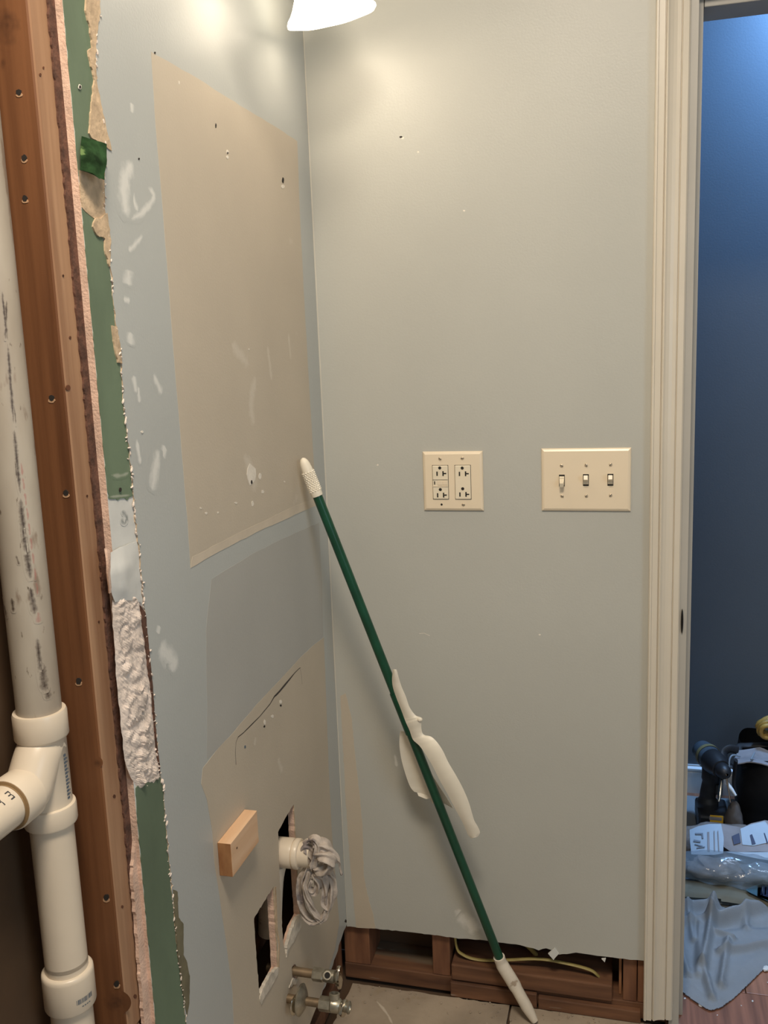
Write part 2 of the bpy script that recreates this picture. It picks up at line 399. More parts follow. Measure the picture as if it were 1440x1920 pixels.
# rough gypsum where the facing tore away
def rough_gypsum():
    rows = 110; cols = 22; bm = new(); V = []
    lp = cr([(216, 1110), (212, 1140), (216, 1200), (222, 1290), (231, 1380), (240, 1440), (262, 1482)], 12)
    rp = cr([(262, 1118), (270, 1150), (280, 1240), (288, 1320), (293, 1390), (300, 1440), (303, 1466)], 12)
    for i in range(rows):
        t = i / (rows - 1) * (len(lp) - 1); k = min(int(t), len(lp) - 2); f = t - k
        a = lp[k].lerp(lp[k + 1], f); b = rp[k].lerp(rp[k + 1], f); row = []
        for j in range(cols):
            s = j / (cols - 1); q = a.lerp(b, s); y, z = L(q.x, q.y)
            e = min(1, 5 * min(s, 1 - s) + .1) * min(1, min(i, rows - 1 - i) / 6 + .05)
            h = noise.turbulence(Vector((y * 45, z * 60, 3)), 5, True) * .0058 + (.0022 if noise.noise(Vector((y * 30, z * 24, 9))) > .12 else 0)
            row.append(bm.verts.new((-.0013 + h * e - .0004, y + noise.noise(Vector((z * 90, y * 90, 1))) * .002, z)))
        V.append(row)
    for i in range(rows - 1):
        for j in range(cols - 1): bm.faces.new((V[i][j], V[i + 1][j], V[i + 1][j + 1], V[i][j + 1]))
    bmesh.ops.recalc_face_normals(bm, faces=bm.faces)
    return mk('exposed_gypsum', bm, gyp_white, wall_left, label='rough pinkish white gypsum with its paper torn off')
rough_gypsum()
# pieces of loose paper that stand off the board
def flap(name, rows, m, label=None, thick=.0006, parent=wall_left, frame=None):
    """rows = [[(u, v, depth), ...], ...]: a lifted sheet"""
    bm = new(); V = []
    for r in rows: V.append([bm.verts.new(at(u, v, 'x', d)) for u, v, d in r])
    for i in range(len(V) - 1):
        for j in range(len(V[0]) - 1): bm.faces.new((V[i][j], V[i][j + 1], V[i + 1][j + 1], V[i + 1][j]))
    bmesh.ops.subdivide_edges(bm, edges=bm.edges, cuts=3, use_grid_fill=True)
    for v in bm.verts: v.co += noise.noise_vector(v.co * 60) * .0012
    bmesh.ops.solidify(bm, geom=bm.faces, thickness=thick)
    bmesh.ops.recalc_face_normals(bm, faces=bm.faces)
    return mk(name, bm, m, parent, True, label=label)
flap('loose_flap', [[(152, 256, 0), (176, 263, .006), (200, 272, .010)], [(150, 290, .003), (174, 296, .014), (199, 300, .016)], [(149, 318, .004), (172, 324, .014), (194, 326, .016)], [(172, 322, .010), (186, 334, .016), (196, 337, .018)]],
     green_dark, 'curled dark green paper flap')
flap('loose_flap', [[(202, 1040, .001), (226, 1026, .003), (256, 1015, .001)], [(204, 1075, .003), (230, 1065, .007), (259, 1055, .001)], [(207, 1105, .002), (232, 1100, .005), (262, 1092, .001)], [(214, 1128, 0), (240, 1126, .002), (265, 1128, 0)]],
     white_paper, 'creased white paper flap with pencil marks')
flap('loose_flap', [[(196, 1028, .002), (200, 1028, .004), (206, 1034, .003)], [(200, 1060, .004), (203, 1062, .006), (207, 1064, .003)], [(205, 1112, .002), (206, 1112, .004), (208, 1112, .002)]], gyp, 'curled pink edge of the paper')
spackle_w = fade_mat('pencil_smudge', U((.66, .66, .63), .8, nscale=20, namt=.08, bump=.2, bscale=60), (.16, .18, .18), nscale=120, lo=.1, hi=.8, strength=.75)
for pts_, dd_ in (([(229, 958), (236, 964), (240, 974), (234, 978)], -.0013), ([(228, 974), (234, 979), (240, 976)], -.0013)):
    ribbon('scribble', [L(*p) for p in pts_], [.005] * len(pts_), FX, dd_, spackle_w, wall_left)
ribbon('torn_seam', [L(204, 932), L(226, 930), L(250, 928)], [.003] * 3, FX, -.00075, spackle_g, wall_left)
ribbon('compound_line', [L(206, 890), L(226, 892), L(244, 886)], [.005] * 3, FX, -.00075, spackle_g, wall_left)
# crumbly edge line between strip and paint
bm = new(); rnd = random.Random(4)
for (a, b), (c, d) in zip(edge_j, edge_j[1:]):
    if b > 1.9 or b < .45: continue
    if rnd.random() < .75:
        y, z = a + rnd.uniform(-.003, .001), b; s = rnd.uniform(.0006, .0021)
        bmesh.ops.create_icosphere(bm, subdivisions=1, radius=s, matrix=Matrix.Translation((rnd.uniform(-.0005, .0012), y, z)) @ Matrix.Rotation(rnd.random() * 3, 4, 'X') @ Matrix.Diagonal((.8, .7, 1.9, 1)))
mk('torn_edge_crumbs', bm, gyp_white, wall_left, kind='stuff', label='white crumbs of torn compound along the paint edge')
# dark torn paper between stud and board
bm = prism(new(), jag([(-.7895, 2.44), (-.7895, .50), (-.7715, .50), (-.7715, 2.44)], .0012, .006, True, seed=21), [], FX, -.0128, -.0105, 0, 0)
mk('backing_paper', bm, dark_paper, wall_left, label='dark reddish torn paper edge beside the stud')
bm = prism(new(), jag([L(246, 1640, -.008), L(252, 1560, -.008), L(258, 1560, -.008), L(266, 1700, -.008), L(284, 1920, -.008), L(268, 1920, -.008)], .0012, .006, True, seed=22), [], FX, -.0105, -.006, 0, 0)
mk('backing_paper', bm, gyp, wall_left)

# bare patches: wall left unpainted behind the former cabinet and vanity
patch1_px = [(283, 97), (330, 124), (372, 148), (415, 176), (462, 205), (520, 240), (557, 265), (562, 400), (570, 560), (578, 700), (584, 800), (590, 900), (597, 946), (560, 962), (480, 998), (400, 1040), (357, 1065), (352, 980), (345, 900), (338, 810), (330, 720), (318, 560), (304, 380), (292, 240)]
p1 = wall_piece('bare_patch', patch1_px, bare, 0, .0003, .0006, .02, seed=31, label='large unpainted tan rectangle where a cabinet hung')
wall_piece('bare_patch_border', [(357, 1065), (400, 1040), (480, 998), (560, 962), (597, 946), (594, 932), (555, 948), (470, 988), (360, 1044)], bare_band, .0003, .0005, .0006, .02, seed=32, label='lighter band along the bottom of the tan rectangle')
patch2_px = [(607, 1195), (585, 1212), (560, 1236), (520, 1280), (480, 1322), (440, 1370), (405, 1408), (380, 1440), (377, 1470), (388, 1500), (398, 1560), (402, 1620), (410, 1670), (420, 1740), (428, 1800), (436, 1860), (440, 1960), (566, 1958), (600, 1870), (628, 1780), (636, 1730), (630, 1660), (622, 1560), (616, 1440), (611, 1300)]
patch2 = jag([L(*p) for p in patch2_px], .0006, .02, True, seed=33)
bm = prism(new(), patch2, holes, FX, 0, .0003)
mk('bare_patch', bm, bare_low, wall_left, label='unpainted tan area around the pipe openings')
wall_piece('paint_patch', [(396, 1086), (470, 1040), (530, 1010), (598, 980), (604, 1100), (606, 1194), (585, 1211), (560, 1235), (520, 1279), (480, 1321), (440, 1369), (405, 1407), (388, 1424), (388, 1300), (386, 1180)], paint_old, 0, .0002, .0006, .02, seed=34, label='older greyer paint below the tan rectangle')
# pencil outline above the openings
def wline(name, px, wid, m=pencil, d=.0004, parent=wall_left, fr=FX, mp=L):
    pts = [Vector(mp(*p)) for p in px]; bm = new(); prev = None
    for i, p in enumerate(pts):
        t = (pts[min(i + 1, len(pts) - 1)] - pts[max(i - 1, 0)]).normalized(); n = Vector((-t.y, t.x)) * wid[i % len(wid)] / 2
        a = bm.verts.new(fr(p.x + n.x, p.y + n.y, d)); b = bm.verts.new(fr(p.x - n.x, p.y - n.y, d))
        if prev: bm.faces.new((prev[0], a, b, prev[1]))
        prev = (a, b)
    return mk(name, bm, m, parent)
wline('pencil_line', [(442, 1434), (441, 1410), (442, 1392), (446, 1382), (456, 1374), (472, 1358), (486, 1344), (496, 1332), (506, 1320), (514, 1306), (524, 1296), (534, 1284), (544, 1272), (552, 1262), (560, 1254), (563, 1252)],
      [.0014, .001, .001, .0016, .0016, .0022, .0016, .0018, .002, .003, .0042, .0046, .0034, .002, .0016, .0016])
wline('pencil_line', [(563, 1255), (565, 1268), (566, 1283)], [.0008])
wline('pencil_line', [(512, 1308), (518, 1304), (522, 1300)], [.001])
# dents, anchors and holes on the left wall
def dent(px, wpx, hpx, m=hole_m, d=.0006, mp=L, fr=FX, parent=wall_left, name='screw_hole'):
    poly = []
    for k in range(10):
        a = 2 * PI * k / 10; r = random.uniform(.8, 1.15)
        poly.append(mp(px[0] + math.cos(a) * wpx / 2 * r, px[1] + math.sin(a) * hpx / 2 * r))
    bm = prism(new(), poly, [], fr, 0 if fr is FX else -d, d if fr is FX else 0)
    return mk(name, bm, m, parent)
for p, a, b, mm in [((530, 338), 4, 12, hole_m), ((530, 350), 8, 7, spackle_s), ((426, 285), 5, 8, spackle_s), ((426, 287), 2.5, 4, hole_m), ((426, 295), 5, 6, spackle_s), ((404, 236), 2, 9, hole_m), ((335, 155), 2, 7, spackle_s),
                    ((290, 99), 2.5, 4, hole_m), ((471, 890), 20, 40, spackle_s), ((471, 904), 3.5, 7, hole_m), ((487, 893), 6, 13, spackle_s), ((492, 922), 5, 6, spackle_s), ((473, 944), 5, 11, spackle_s), ((442, 943), 6, 4, spackle_s),
                    ((386, 962), 5, 5, spackle_s), ((408, 961), 3, 4, spackle_s), ((376, 953), 4, 3, spackle_s), ((533, 903), 3, 3, spackle_s), ((526, 1316), 5, 7, spackle_s), ((526, 1323), 3, 4, hole_m), ((496, 1354), 4, 9, spackle_s), ((495, 1362), 3, 4, hole_m),
                    ((510, 1343), 6, 6, spackle_s), ((459, 1400), 3, 6, print_grey), ((260, 298), 2, 4, hole_m), ((149, 163), 6, 10, spackle_s), ((149, 163), 4, 7, hole_m), ((225, 918), 4, 8, hole_m), ((266, 810), 4, 5, spackle_s), ((466, 655), 3, 3, spackle_s), ((648, 1727), 3, 6, hole_m)]:
    dent(p, a, b, mm, .0009 if mm is hole_m else .0007)
# rubbed spackle and dust
for pts, wd in [([(250, 300), (236, 330), (232, 370), (240, 415)], .012), ([(270, 345), (288, 365), (280, 385), (262, 402), (242, 412)], .005), ([(245, 350), (252, 380), (260, 398)], .005),
                ([(240, 470), (250, 462), (270, 440)], .004), ([(286, 700), (296, 720), (304, 742)], .006), ([(258, 720), (262, 760)], .004), ([(300, 840), (292, 870), (288, 900), (284, 925)], .010), ([(310, 835), (304, 860)], .008),
                ([(300, 1200), (310, 1225), (325, 1240), (320, 1265)], .014), ([(296, 1190), (300, 1172)], .006), ([(240, 500), (242, 540)], .010), ([(246, 620), (245, 650)], .008), ([(250, 700), (256, 740)], .005),
                ([(246, 190), (248, 215)], .005), ([(480, 700), (470, 760), (478, 800)], .012), ([(430, 640), (470, 690)], .010), ([(455, 850), (470, 880), (480, 930)], .012), ([(256, 820), (260, 850), (264, 872)], .004),
                ([(500, 640), (510, 720)], .006), ([(540, 620), (545, 680)], .005), ([(520, 1420), (530, 1450)], .006), ([(480, 1380), (476, 1400)], .005), ([(230, 560), (245, 565)], .004)]:
    u_, v_ = pts[0]; mm = spackle if u_ < 352 - max(0, 900 - v_) * .06 else (spackle_b if v_ < 1050 else spackle_l)
    ribbon('spackle_smear', [L(*p) for p in pts], [wd * 1.8] * len(pts), FX, .00033 if mm is not spackle else .00003, mm, wall_left)
# torn board edges below the openings
for px in ([(565, 1712), (563, 1738), (556, 1752), (548, 1768), (541, 1778), (536, 1795), (537, 1772), (545, 1745), (553, 1724)],
           [(521, 1813), (519, 1828), (508, 1848), (505, 1856), (496, 1866), (488, 1884), (486, 1868), (493, 1850), (505, 1828)],
           [(548, 1834), (556, 1838), (552, 1846), (543, 1850), (541, 1852)]):
    wall_piece('torn_edge', px, mat('torn_rim', (.62, .56, .47), .9, nscale=60, namt=.25, bump=.5), -.004, .0018, .0020, .004, seed=41)
for px in ([(514, 1664), (517, 1745), (522, 1770), (521, 1812), (523, 1815), (524, 1768), (520, 1742), (517, 1662)],):
    wall_piece('torn_edge', px, tan_paper, 0, .0009, .0005, .005, seed=42)

# studs of the left wall
def stud(name, lo, hi, m, label, cut=None, group=None):
    bm = box(new(), lo, hi, .0025); o = mk(name, bm, m, None); return tag(o, label, 'stud', group)
bm = box(new(), (-.102, -.821, .535), (-.013, -.783, 2.44), .003)
for f in bm.faces:
    f.material_index = 1 if f.normal.x > .7 else 0
main_stud = tag(mk('wall_stud', bm, [stud_side, stud_front]), 'weathered orange-brown wall stud with nail holes beside the white drain pipe', 'stud')
# nail holes and knots on the stud
def side_mark(px, wpx, hpx, m, name, d=.0006):
    poly = []
    for k in range(12):
        a = 2 * PI * k / 12; r = random.uniform(.85, 1.12); poly.append(E(px[0] + math.cos(a) * wpx / 2 * r, px[1] + math.sin(a) * hpx / 2 * r, -.821))
    bm = prism(new(), poly, [], FY, -.821 - d, -.821); return mk(name, bm, m, main_stud)
knot = mat('wood_knot', (.10, .035, .015), .6, nscale=60, namt=.5)
def soft_disc(px, rx, ry):
    nr, ns = 6, 28; V = []; Fd = []; F = []
    for i in range(nr + 1):
        for k in range(ns):
            a = 2 * PI * k / ns; r = i / nr
            x, z = E(px[0] + math.cos(a) * rx * r, px[1] + math.sin(a) * ry * r, -.821); V.append((x, -.82105, z)); Fd.append((1 - r) * (1 if i % 2 == 0 else .8))
    for i in range(nr):
        for k in range(ns): F.append((i * ns + k, i * ns + (k + 1) % ns, (i + 1) * ns + (k + 1) % ns, (i + 1) * ns + k))
    me = bpy.data.meshes.new('knot'); me.from_pydata(V, [], F); me.materials.append(knot_f)
    q = me.attributes.new('fade', 'FLOAT', 'POINT'); q.data.foreach_set('value', Fd)
    o = bpy.data.objects.new('knot', me); scene.collection.objects.link(o); o.parent = main_stud
splinter = mat('splintered_wood', (.50, .30, .17), .8)
for a_ in (((14, 48), 30, 50), ((216, 1880), 30, 24), ((182, 1430), 11, 11), ((5, 118), 8, 14)): soft_disc(*a_)
for p in [(36, 173), (46, 296), (47, 372), (97, 746), (124, 924), (148, 1277), (200, 1682), (219, 1844)]:
    side_mark((p[0], p[1] + 5), 13, 9, splinter, 'splinter', .0005)
    side_mark(p, 10, 12, hole_m, 'nail_hole', .0009)
def front_mark(px, wpx, hpx, m, name):
    poly = [L(px[0] + math.cos(2 * PI * k / 8) * wpx / 2, px[1] + math.sin(2 * PI * k / 8) * hpx / 2, -.013) for k in range(8)]
    bm = prism(new(), poly, [], FX, -.013, -.0124); return mk(name, bm, m, main_stud)
for p, s in [((75, 140), 4), ((81, 127), 3), ((131, 633), 4), ((127, 727), 9), ((118, 517), 3), ((163, 930), 3), ((214, 1493), 5), ((185, 1166), 3), ((229, 1700), 4), ((253, 1868), 6)]:
    front_mark(p, s, s + 2, knot, 'nail_hole')
# saw-cut foot of the stud: split wedge
bm = new()
box(bm, (-.06, -.819, .505), (-.013, -.790, .536), .006)
mk('split_foot', bm, stud_front, main_stud)
tag(mk('wall_stud', box(new(), (-.102, -.7825, .30), (-.0132, -.745, 2.44), .002), pine_v), 'second stud hidden behind the cut board edge', 'stud')
tag(mk('wall_stud', box(new(), (-.102, -.040, .0381), (-.0135, -.002, 2.44), .002), pine_v), 'reddish corner stud seen below the left wall board', 'stud')
tag(mk('sole_plate', box(new(), (-.102, -.745, 0), (-.0135, -.002, .038), .002), pine_red), 'brown sole plate under the left wall behind the valves', 'sole plate')
tag(mk('blocking', box(new(), (-.100, -.55, .29), (-.060, -.24, .395), .002), pine_red), 'brown wood block inside the lower opening of the wall', 'blocking')
# back of the bay
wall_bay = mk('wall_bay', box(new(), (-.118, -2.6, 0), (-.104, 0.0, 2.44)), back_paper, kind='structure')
tag(mk('wall_stud', box(new(), (-.102, -1.222, 0), (-.013, -1.184, 2.44), .002), pine_v), 'wall stud on the near side of the pipe, outside the picture', 'stud')

# ---- end wall
seam = [(0, .132)]
bot_px = [(650, 1738), (700, 1741), (750, 1746), (805, 1752), (860, 1760), (900, 1762), (915, 1764), (945, 1768), (975, 1772), (1000, 1778), (1010, 1782), (1024, 1778), (1036, 1782), (1048, 1790), (1080, 1786), (1130, 1793), (1160, 1797), (1205, 1801)]
botE = [(0, .133)] + [E(*p) for p in bot_px][1:] + [(.665, .143)]
botE = jag(botE, .0009, .008, seed=8)
OPX = .678
endpoly = botE + [(.665, 2.44), (0, 2.44)]
bm = prism(new(), endpoly, [], FY, .0127, 0, 0, 1)
wall_back = mk('wall_back', bm, [paint, gyp], kind='structure', label='grey end wall with its board cut off above the floor')
bm = box(new(), (.665, 0, 1.93), (1.42, .0127, 2.44)); box(bm, (1.42, 0, 0), (1.92, .0127, 2.44))
mk('wall_back_right', bm, paint, kind='structure')
def epiece(name, px, m, d0, d1, amp=.0008, step=.008, seed=1, label=None, parent=wall_back):
    poly = jag([E(*p) for p in px], amp, step, True, seed=seed); bm = prism(new(), poly, [], FY, d0, d1); return mk(name, bm, m, parent, label=label)
epiece('bare_patch', [(638, 1305), (648, 1300), (660, 1350), (664, 1400), (668, 1440), (676, 1500), (680, 1560), (682, 1640), (692, 1690), (700, 1715), (704, 1741), (668, 1739), (664, 1700), (655, 1600), (648, 1500), (644, 1420)], bare_low, -.0003, 0, seed=51, label='tan bare strip beside the corner')
for px in ([(1028, 1786), (1040, 1776), (1048, 1786), (1038, 1798)], [(1128, 1796), (1136, 1795), (1134, 1802)]):
    epiece('torn_paper', px, white_paper, -.004, -.0005, .0004, .004, seed=52)
dent((752, 257), 6, 4, hole_m, .0006, E, FY, wall_back); dent((755, 259), 5, 4, spackle_s, .0005, E, FY, wall_back)
for p in [(784, 285), (1012, 1190), (708, 872), (870, 395)]: dent(p, 4, 3, spackle_s, .0005, E, FY, wall_back)
wline('scratch', [(786, 1188), (795, 1187), (806, 1192)], [.001], spackle_s, -.0003, wall_back, FY, E)
for pts, wd in [([(858, 1715), (875, 1728), (900, 1750)], .030), ([(740, 1412), (744, 1440)], .006), ([(860, 1700), (870, 1740)], .02)]:
    ribbon('scuff', [E(*p) for p in pts], [wd] * len(pts), lambda a, b, d: Vector((a, -d, b)), .00003, spackle_r, wall_back)
# crack of caulk in the corner
ribbon('corner_caulk', [(-.0, 2.3), (.001, 1.7), (.0015, 1.2), (.001, .6), (0, .14)], [.0010] * 5, lambda a, b, d: Vector((a + .0008, -d, b)), .0005, mat('caulk', (.60, .57, .50)), wall_back)

# framing behind the gap of the end wall
tag(mk('sole_plate', box(new(), (-.0135, .0132, 0), (.665, .1018, .036), .002), pine_red), 'long reddish sole plate at the foot of the end wall', 'sole plate')
def estud(x0, x1, label, y0=.0135):
    return tag(mk('wall_stud', box(new(), (x0, y0, .0365), (x1, .1018, 2.44), .002), pine_v), label, 'stud')
estud(-.0125, .045, 'short end of wall stud in the corner of the end wall gap')
estud(.184, .222, 'wall stud standing in the gap left of the green pole')
estud(.577, .604, 'wall stud in the gap next to the door casing'); estud(.6055, .640, 'stud end half hidden behind the door casing')
tag(mk('wood_scrap', box(new(), (.569, .030, .037), (.5745, .095, .125), .001), pine), 'thin upright wood sliver at the right end of the gap', 'scrap')
bm = box(new(), (.226, .0025, .0375), (.556, .0975, .0735), .003)
tag(mk('blocking', bm, pine_red), 'flat wood block lying on the sole plate behind the green pole', 'blocking')
tag(mk('blocking', box(new(), (.224, -.001, 0), (.405, .0128, .033), .002), pine_red), 'reddish wood strip under the block, left length', 'wood strip')
tag(mk('blocking', box(new(), (.408, -.001, 0), (.612, .0128, .026), .002), pine_red), 'reddish wood strip under the block, right length', 'wood strip')
bm = tube(new(), cr([E(853, 1745, .03)[0:1] + (.022,) + (.20,), tuple(at(855, 1770, 'y', .022)), tuple(at(868, 1790, 'y', .022)), tuple(at(900, 1800, 'y', .024)), tuple(at(950, 1800, 'y', .022)), tuple(at(1010, 1798, 'y', .022)), tuple(at(1060, 1806, 'y', .022)), tuple(at(1105, 1818, 'y', .022)), tuple(at(1122, 1830, 'y', .026)), tuple(at(1135, 1842, 'y', .06))], 8), .0042, 10, flat=(1, .6))
tag(mk('electrical_cable', bm, cable_m, smooth=True), 'yellowish flat electrical cable curving through the wall gap', 'cable')
bm = tube(new(), cr([tuple(at(930, 1758, 'y', .07)), tuple(at(960, 1763, 'y', .055)), tuple(at(985, 1770, 'y', .05)), tuple(at(1005, 1790, 'y', .07))], 8), .005, 10)
tag(mk('electrical_cable', bm, cable_m, smooth=True), 'piece of grey-yellow cable looping just under the board edge', 'cable')
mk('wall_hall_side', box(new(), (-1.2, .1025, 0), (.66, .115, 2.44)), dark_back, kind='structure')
bm = box(new(), (.66, .1025, 1.93), (1.44, .115, 2.44)); box(bm, (1.44, .1025, 0), (2.6, .115, 2.44)); mk('wall_hall_door', bm, room_wall, kind='structure')

# ---- floors
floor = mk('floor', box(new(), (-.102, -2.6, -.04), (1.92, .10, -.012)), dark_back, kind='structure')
def panel(pts, z, seed):
    bm = prism(new(), jag(pts, .0016, .012, True, seed=seed), [], FZ, -.0115, z); return mk('subfloor_panel', bm, subfl, floor)
e = at(622, 1925, 'z', 0)
panel([(.008, -.003), (.349, -.0015), (.351, -1.2), (.05, -1.2), (.02, -.6), (e.x, e.y)], 0, 61)
panel([(.3535, -.0015), (.676, .004), (.70, -1.2), (.3555, -1.2)], -.0005, 62)
panel([(.6785, .0), (1.9, .0), (1.9, -1.2), (.702, -1.2)], -.0005, 63)
panel([(.05, -1.202), (1.9, -1.202), (1.9, -2.58), (.05, -2.58)], -.0005, 64)
ribbon('scraped_line', [tuple(at(700, 1870, 'z', 0))[:2], tuple(at(725, 1900, 'z', 0))[:2], tuple(at(738, 1925, 'z', 0))[:2]], [.005] * 3, FZ, .0003, spackle_f, floor)
bm = new(); rnd = random.Random(2)
for k in range(90):
    x = rnd.uniform(.01, .62); y = -abs(rnd.gauss(0, .03)) + .0
    s = rnd.uniform(.0008, .003)
    if not (.02 < x < .62): continue
    bmesh.ops.create_icosphere(bm, subdivisions=1, radius=s, matrix=Matrix.Translation((x, y - .002, s * .5)) @ Matrix.Diagonal((1, 1.3, .6, 1)))
tag(mk('plaster_crumbs', bm, subfl, kind='stuff'), 'plaster crumbs scattered along the subfloor edge', 'crumbs')

floor_hall = mk('floor_hall', box(new(), (-.6, .1005, -.04), (2.6, 1.06, -.009)), dark_back, kind='structure')
pw = .083; x = .10 - .02; k = 0; rnd = random.Random(9)
while x < 2.0:
    y = .101 - rnd.uniform(0, .0)
    y = .135
    cuts = [.135, .135 + rnd.uniform(.25, .5), 1.05]
    for a, b in zip(cuts, cuts[1:]):
        mk('floor_plank', box(new(), (x + .0008, a + .0008, -.009), (x + pw - .0008, b - .0008, 0), .0010), plank_m[k % 3 if rnd.random() < .7 else (k + 1) % 3], floor_hall); k += 1
    x += pw
mk('threshold_board', box(new(), (.66, .012, -.009), (1.44, .1335, .001), .002), plank_m[1], floor_hall, label='cross board in the doorway')

# ---- hall walls, baseboard
HY = 1.03
wall_hall = mk('wall_hall', box(new(), (-1.2, HY, -.04), (2.6, HY + .02, 2.44)), hall_blue, kind='structure')
mk('wall_hall_right', box(new(), (2.6, .1, -.04), (2.62, HY + .02, 2.44)), hall_blue, kind='structure')
mk('wall_hall_left', box(new(), (-1.22, .1, -.04), (-1.2, HY + .02, 2.44)), hall_blue, kind='structure')
bm = prism(new(), [(HY, 0), (HY - .012, 0), (HY - .012, .066), (HY - .009, .070), (HY - .014, .073), (HY - .014, .079), (HY - .006, .084), (HY - .006, .088), (HY, .088)], [], lambda a, b, d: Vector((d, a, b)), -.6, 2.6)
mk('baseboard_hall', bm, hall_base, kind='structure')
# ---- rest of the bathroom (behind and beside the camera)
mk('ceiling', box(new(), (-1.25, -2.62, 2.44), (2.62, HY + .02, 2.46)), ceil_m, kind='structure')
mk('wall_right', box(new(), (1.92, -2.6, 0), (1.94, .1, 2.44)), room_wall, kind='structure')
mk('wall_front', box(new(), (-.1, -2.62, 0), (1.94, -2.6, 2.44)), room_wall, kind='structure')
mk('wall_left_near', box(new(), (-.0127, -2.6, 0), (0, -1.19, 2.44)), paintL, kind='structure')

# ---- door opening: casing, jamb, stop
def vprism(name, prof, z0, z1, m, parent=None, kind=None, label=None):
    bm = prism(new(), prof, [], FZ, z0, z1); return mk(name, bm, m, parent, kind=kind, label=label)
X0 = .6165; Wc = .0555
def cp(u): return X0 + Wc * u
RELIEF = 1.35
casing_prof = [(cp(0), 0), (cp(0), -.017), (cp(.03), -.0185), (cp(.08), -.0185), (cp(.10), -.0165), (cp(.27), -.0165), (cp(.285), -.013), (cp(.30), -.013), (cp(.315), -.0155), (cp(.36), -.0165), (cp(.42), -.0145), (cp(.52), -.0125), (cp(.62), -.0115),
               (cp(.73), -.0112), (cp(.75), -.0085), (cp(.765), -.0085), (cp(.78), -.0105), (cp(.95), -.0098), (cp(1), -.0075), (cp(1), 0)]
casing_prof = [(a, b if b > -.001 else -.0185 + (b + .0185) * RELIEF) for a, b in casing_prof]
door_1 = mk('door_1', prism(new(), [(a, b) for a, b in casing_prof], [], FZ, .022, 2.0), trim_m, kind='structure')
door_1.name = 'trim_1'
bm = box(new(), (.6172, -.0185, .0225), (.6715, -.0005, .0300), .002); bm.free()
vprism('jamb', [(.6655, .0005), (.6655, .1150), (.6845, .1150), (.6845, .0005)], .001, 1.92, jamb_m, door_1)
vprism('door_stop', [(.685, .040), (.685, .1145), (.6945, .1145), (.6945, .040)], .001, 1.915, jamb_m, door_1)
mk('head_jamb', box(new(), (.6655, .0005, 1.9205), (1.435, .115, 1.94), .001), head_m, door_1)
bm = box(new(), (.6955, .040, 1.8985), (1.42, .1145, 1.9200), .0015); mk('head_stop', bm, jamb_m, door_1)
hp = [(1.925 + Wc * ((a - X0) / Wc), b) for a, b in reversed(casing_prof)]
bm = prism(new(), [(1.932 + (X0 + Wc - a), b) for a, b in casing_prof], [], lambda a, b, d: Vector((d, b, a)), .6165, 1.49); mk('head_casing', bm, trim_m, door_1)
bm = prism(new(), [(1.4235 + (X0 + Wc - a), b) for a, b in casing_prof], [], FZ, .022, 2.0); mk('trim_2', bm, trim_m, kind='structure')
mk('jamb_right', box(new(), (1.421, .0005, .001), (1.436, .115, 1.92), .001), jamb_m, door_1)
# strike plate with a curved lip
sp = at(1277, 1165, 'y', -.003)
bm = box(new(), (.6735, -.0052, sp.z - .022), (.6765, .0315, sp.z + .022), .0005)
bm2 = new(); bmesh.ops.create_uvsphere(bm2, u_segments=14, v_segments=10, radius=1, matrix=Matrix.Translation((.6762, -.0025, sp.z)) @ Matrix.Diagonal((.0022, .004, .0235, 1)))
mk('strike_plate', bm2, black_metal, door_1, True, label='black strike plate lip'); bm.free()

# ================================================================== THINGS
# ---- drain pipe with tee
PX, PY = -.058, -.862; R0 = .0241
drain = thing('drain_pipe', 'white plastic drain stack with side branch in the open wall beside the stud', 'pipe', (PX, PY, .0))
mk('pipe', lathe(new(), (PX, PY, .965), (0, 0, 1), [(0, R0), (1.475, R0)], 40), pvc_dirty, drain, True, label='scuffed and dirty upper pipe')
mk('pipe', lathe(new(), (PX, PY, .66), (0, 0, 1), [(0, R0), (.205, R0)], 40), pvc, drain, True, label='clean lower pipe')
mk('pipe', lathe(new(), (PX, PY, .02), (0, 0, 1), [(0, R0), (.645, R0)], 40), pvc, drain, True)
ZT = .975
bm = lathe(new(), (PX, PY, .838), (0, 0, 1), [(0.0, R0), (0.0, .0285), (.002, .0292), (.020, .0292), (.0225, .0285), (.0235, .0255), (.10, .0255), (.1035, .0285), (.105, .0292), (.131, .0292), (.134, .0280), (.134, R0 - .001)], 44)
tee = mk('tee_fitting', bm, pvc, drain, True)
# branch hub sweeping from the tee toward the near side
ZB = .893
bm = new()
tube(bm, cr([(PX, PY + .004, ZB + .040), (PX, PY - .010, ZB + .030), (PX, PY - .024, ZB + .012), (PX, PY - .034, ZB), (PX, PY - .046, ZB)], 5), [.0255] * 21, 32, caps=False)
lathe(bm, (PX, PY - .040, ZB), (0, -1, 0), [(0, .0255), (.001, .0288), (.026, .0292), (.029, .0280), (.029, .0235)], 40)
mk('branch_hub', bm, pvc, tee, True)
mk('glue_ring', lathe(new(), (PX, PY - .0685, ZB), (0, -1, 0), [(0, .0275), (.0012, .0275), (.0018, R0 + .0004), (.0035, R0 + .0003)], 40), mat('old_glue', (.30, .19, .09), .5), tee, True)
mk('pipe', lathe(new(), (PX, PY - .060, ZB), (0, -1, 0), [(0, R0), (.26, R0)], 40), pvc, drain, True, label='branch pipe')
cz = .608
bm = lathe(new(), (PX, PY, cz), (0, 0, 1), [(0, R0), (0, .0285), (.002, .0294), (.040, .0294), (.044, .0290), (.046, .0272), (.046, R0 - .001)], 44)
coup = mk('coupling', bm, pvc, drain, True)
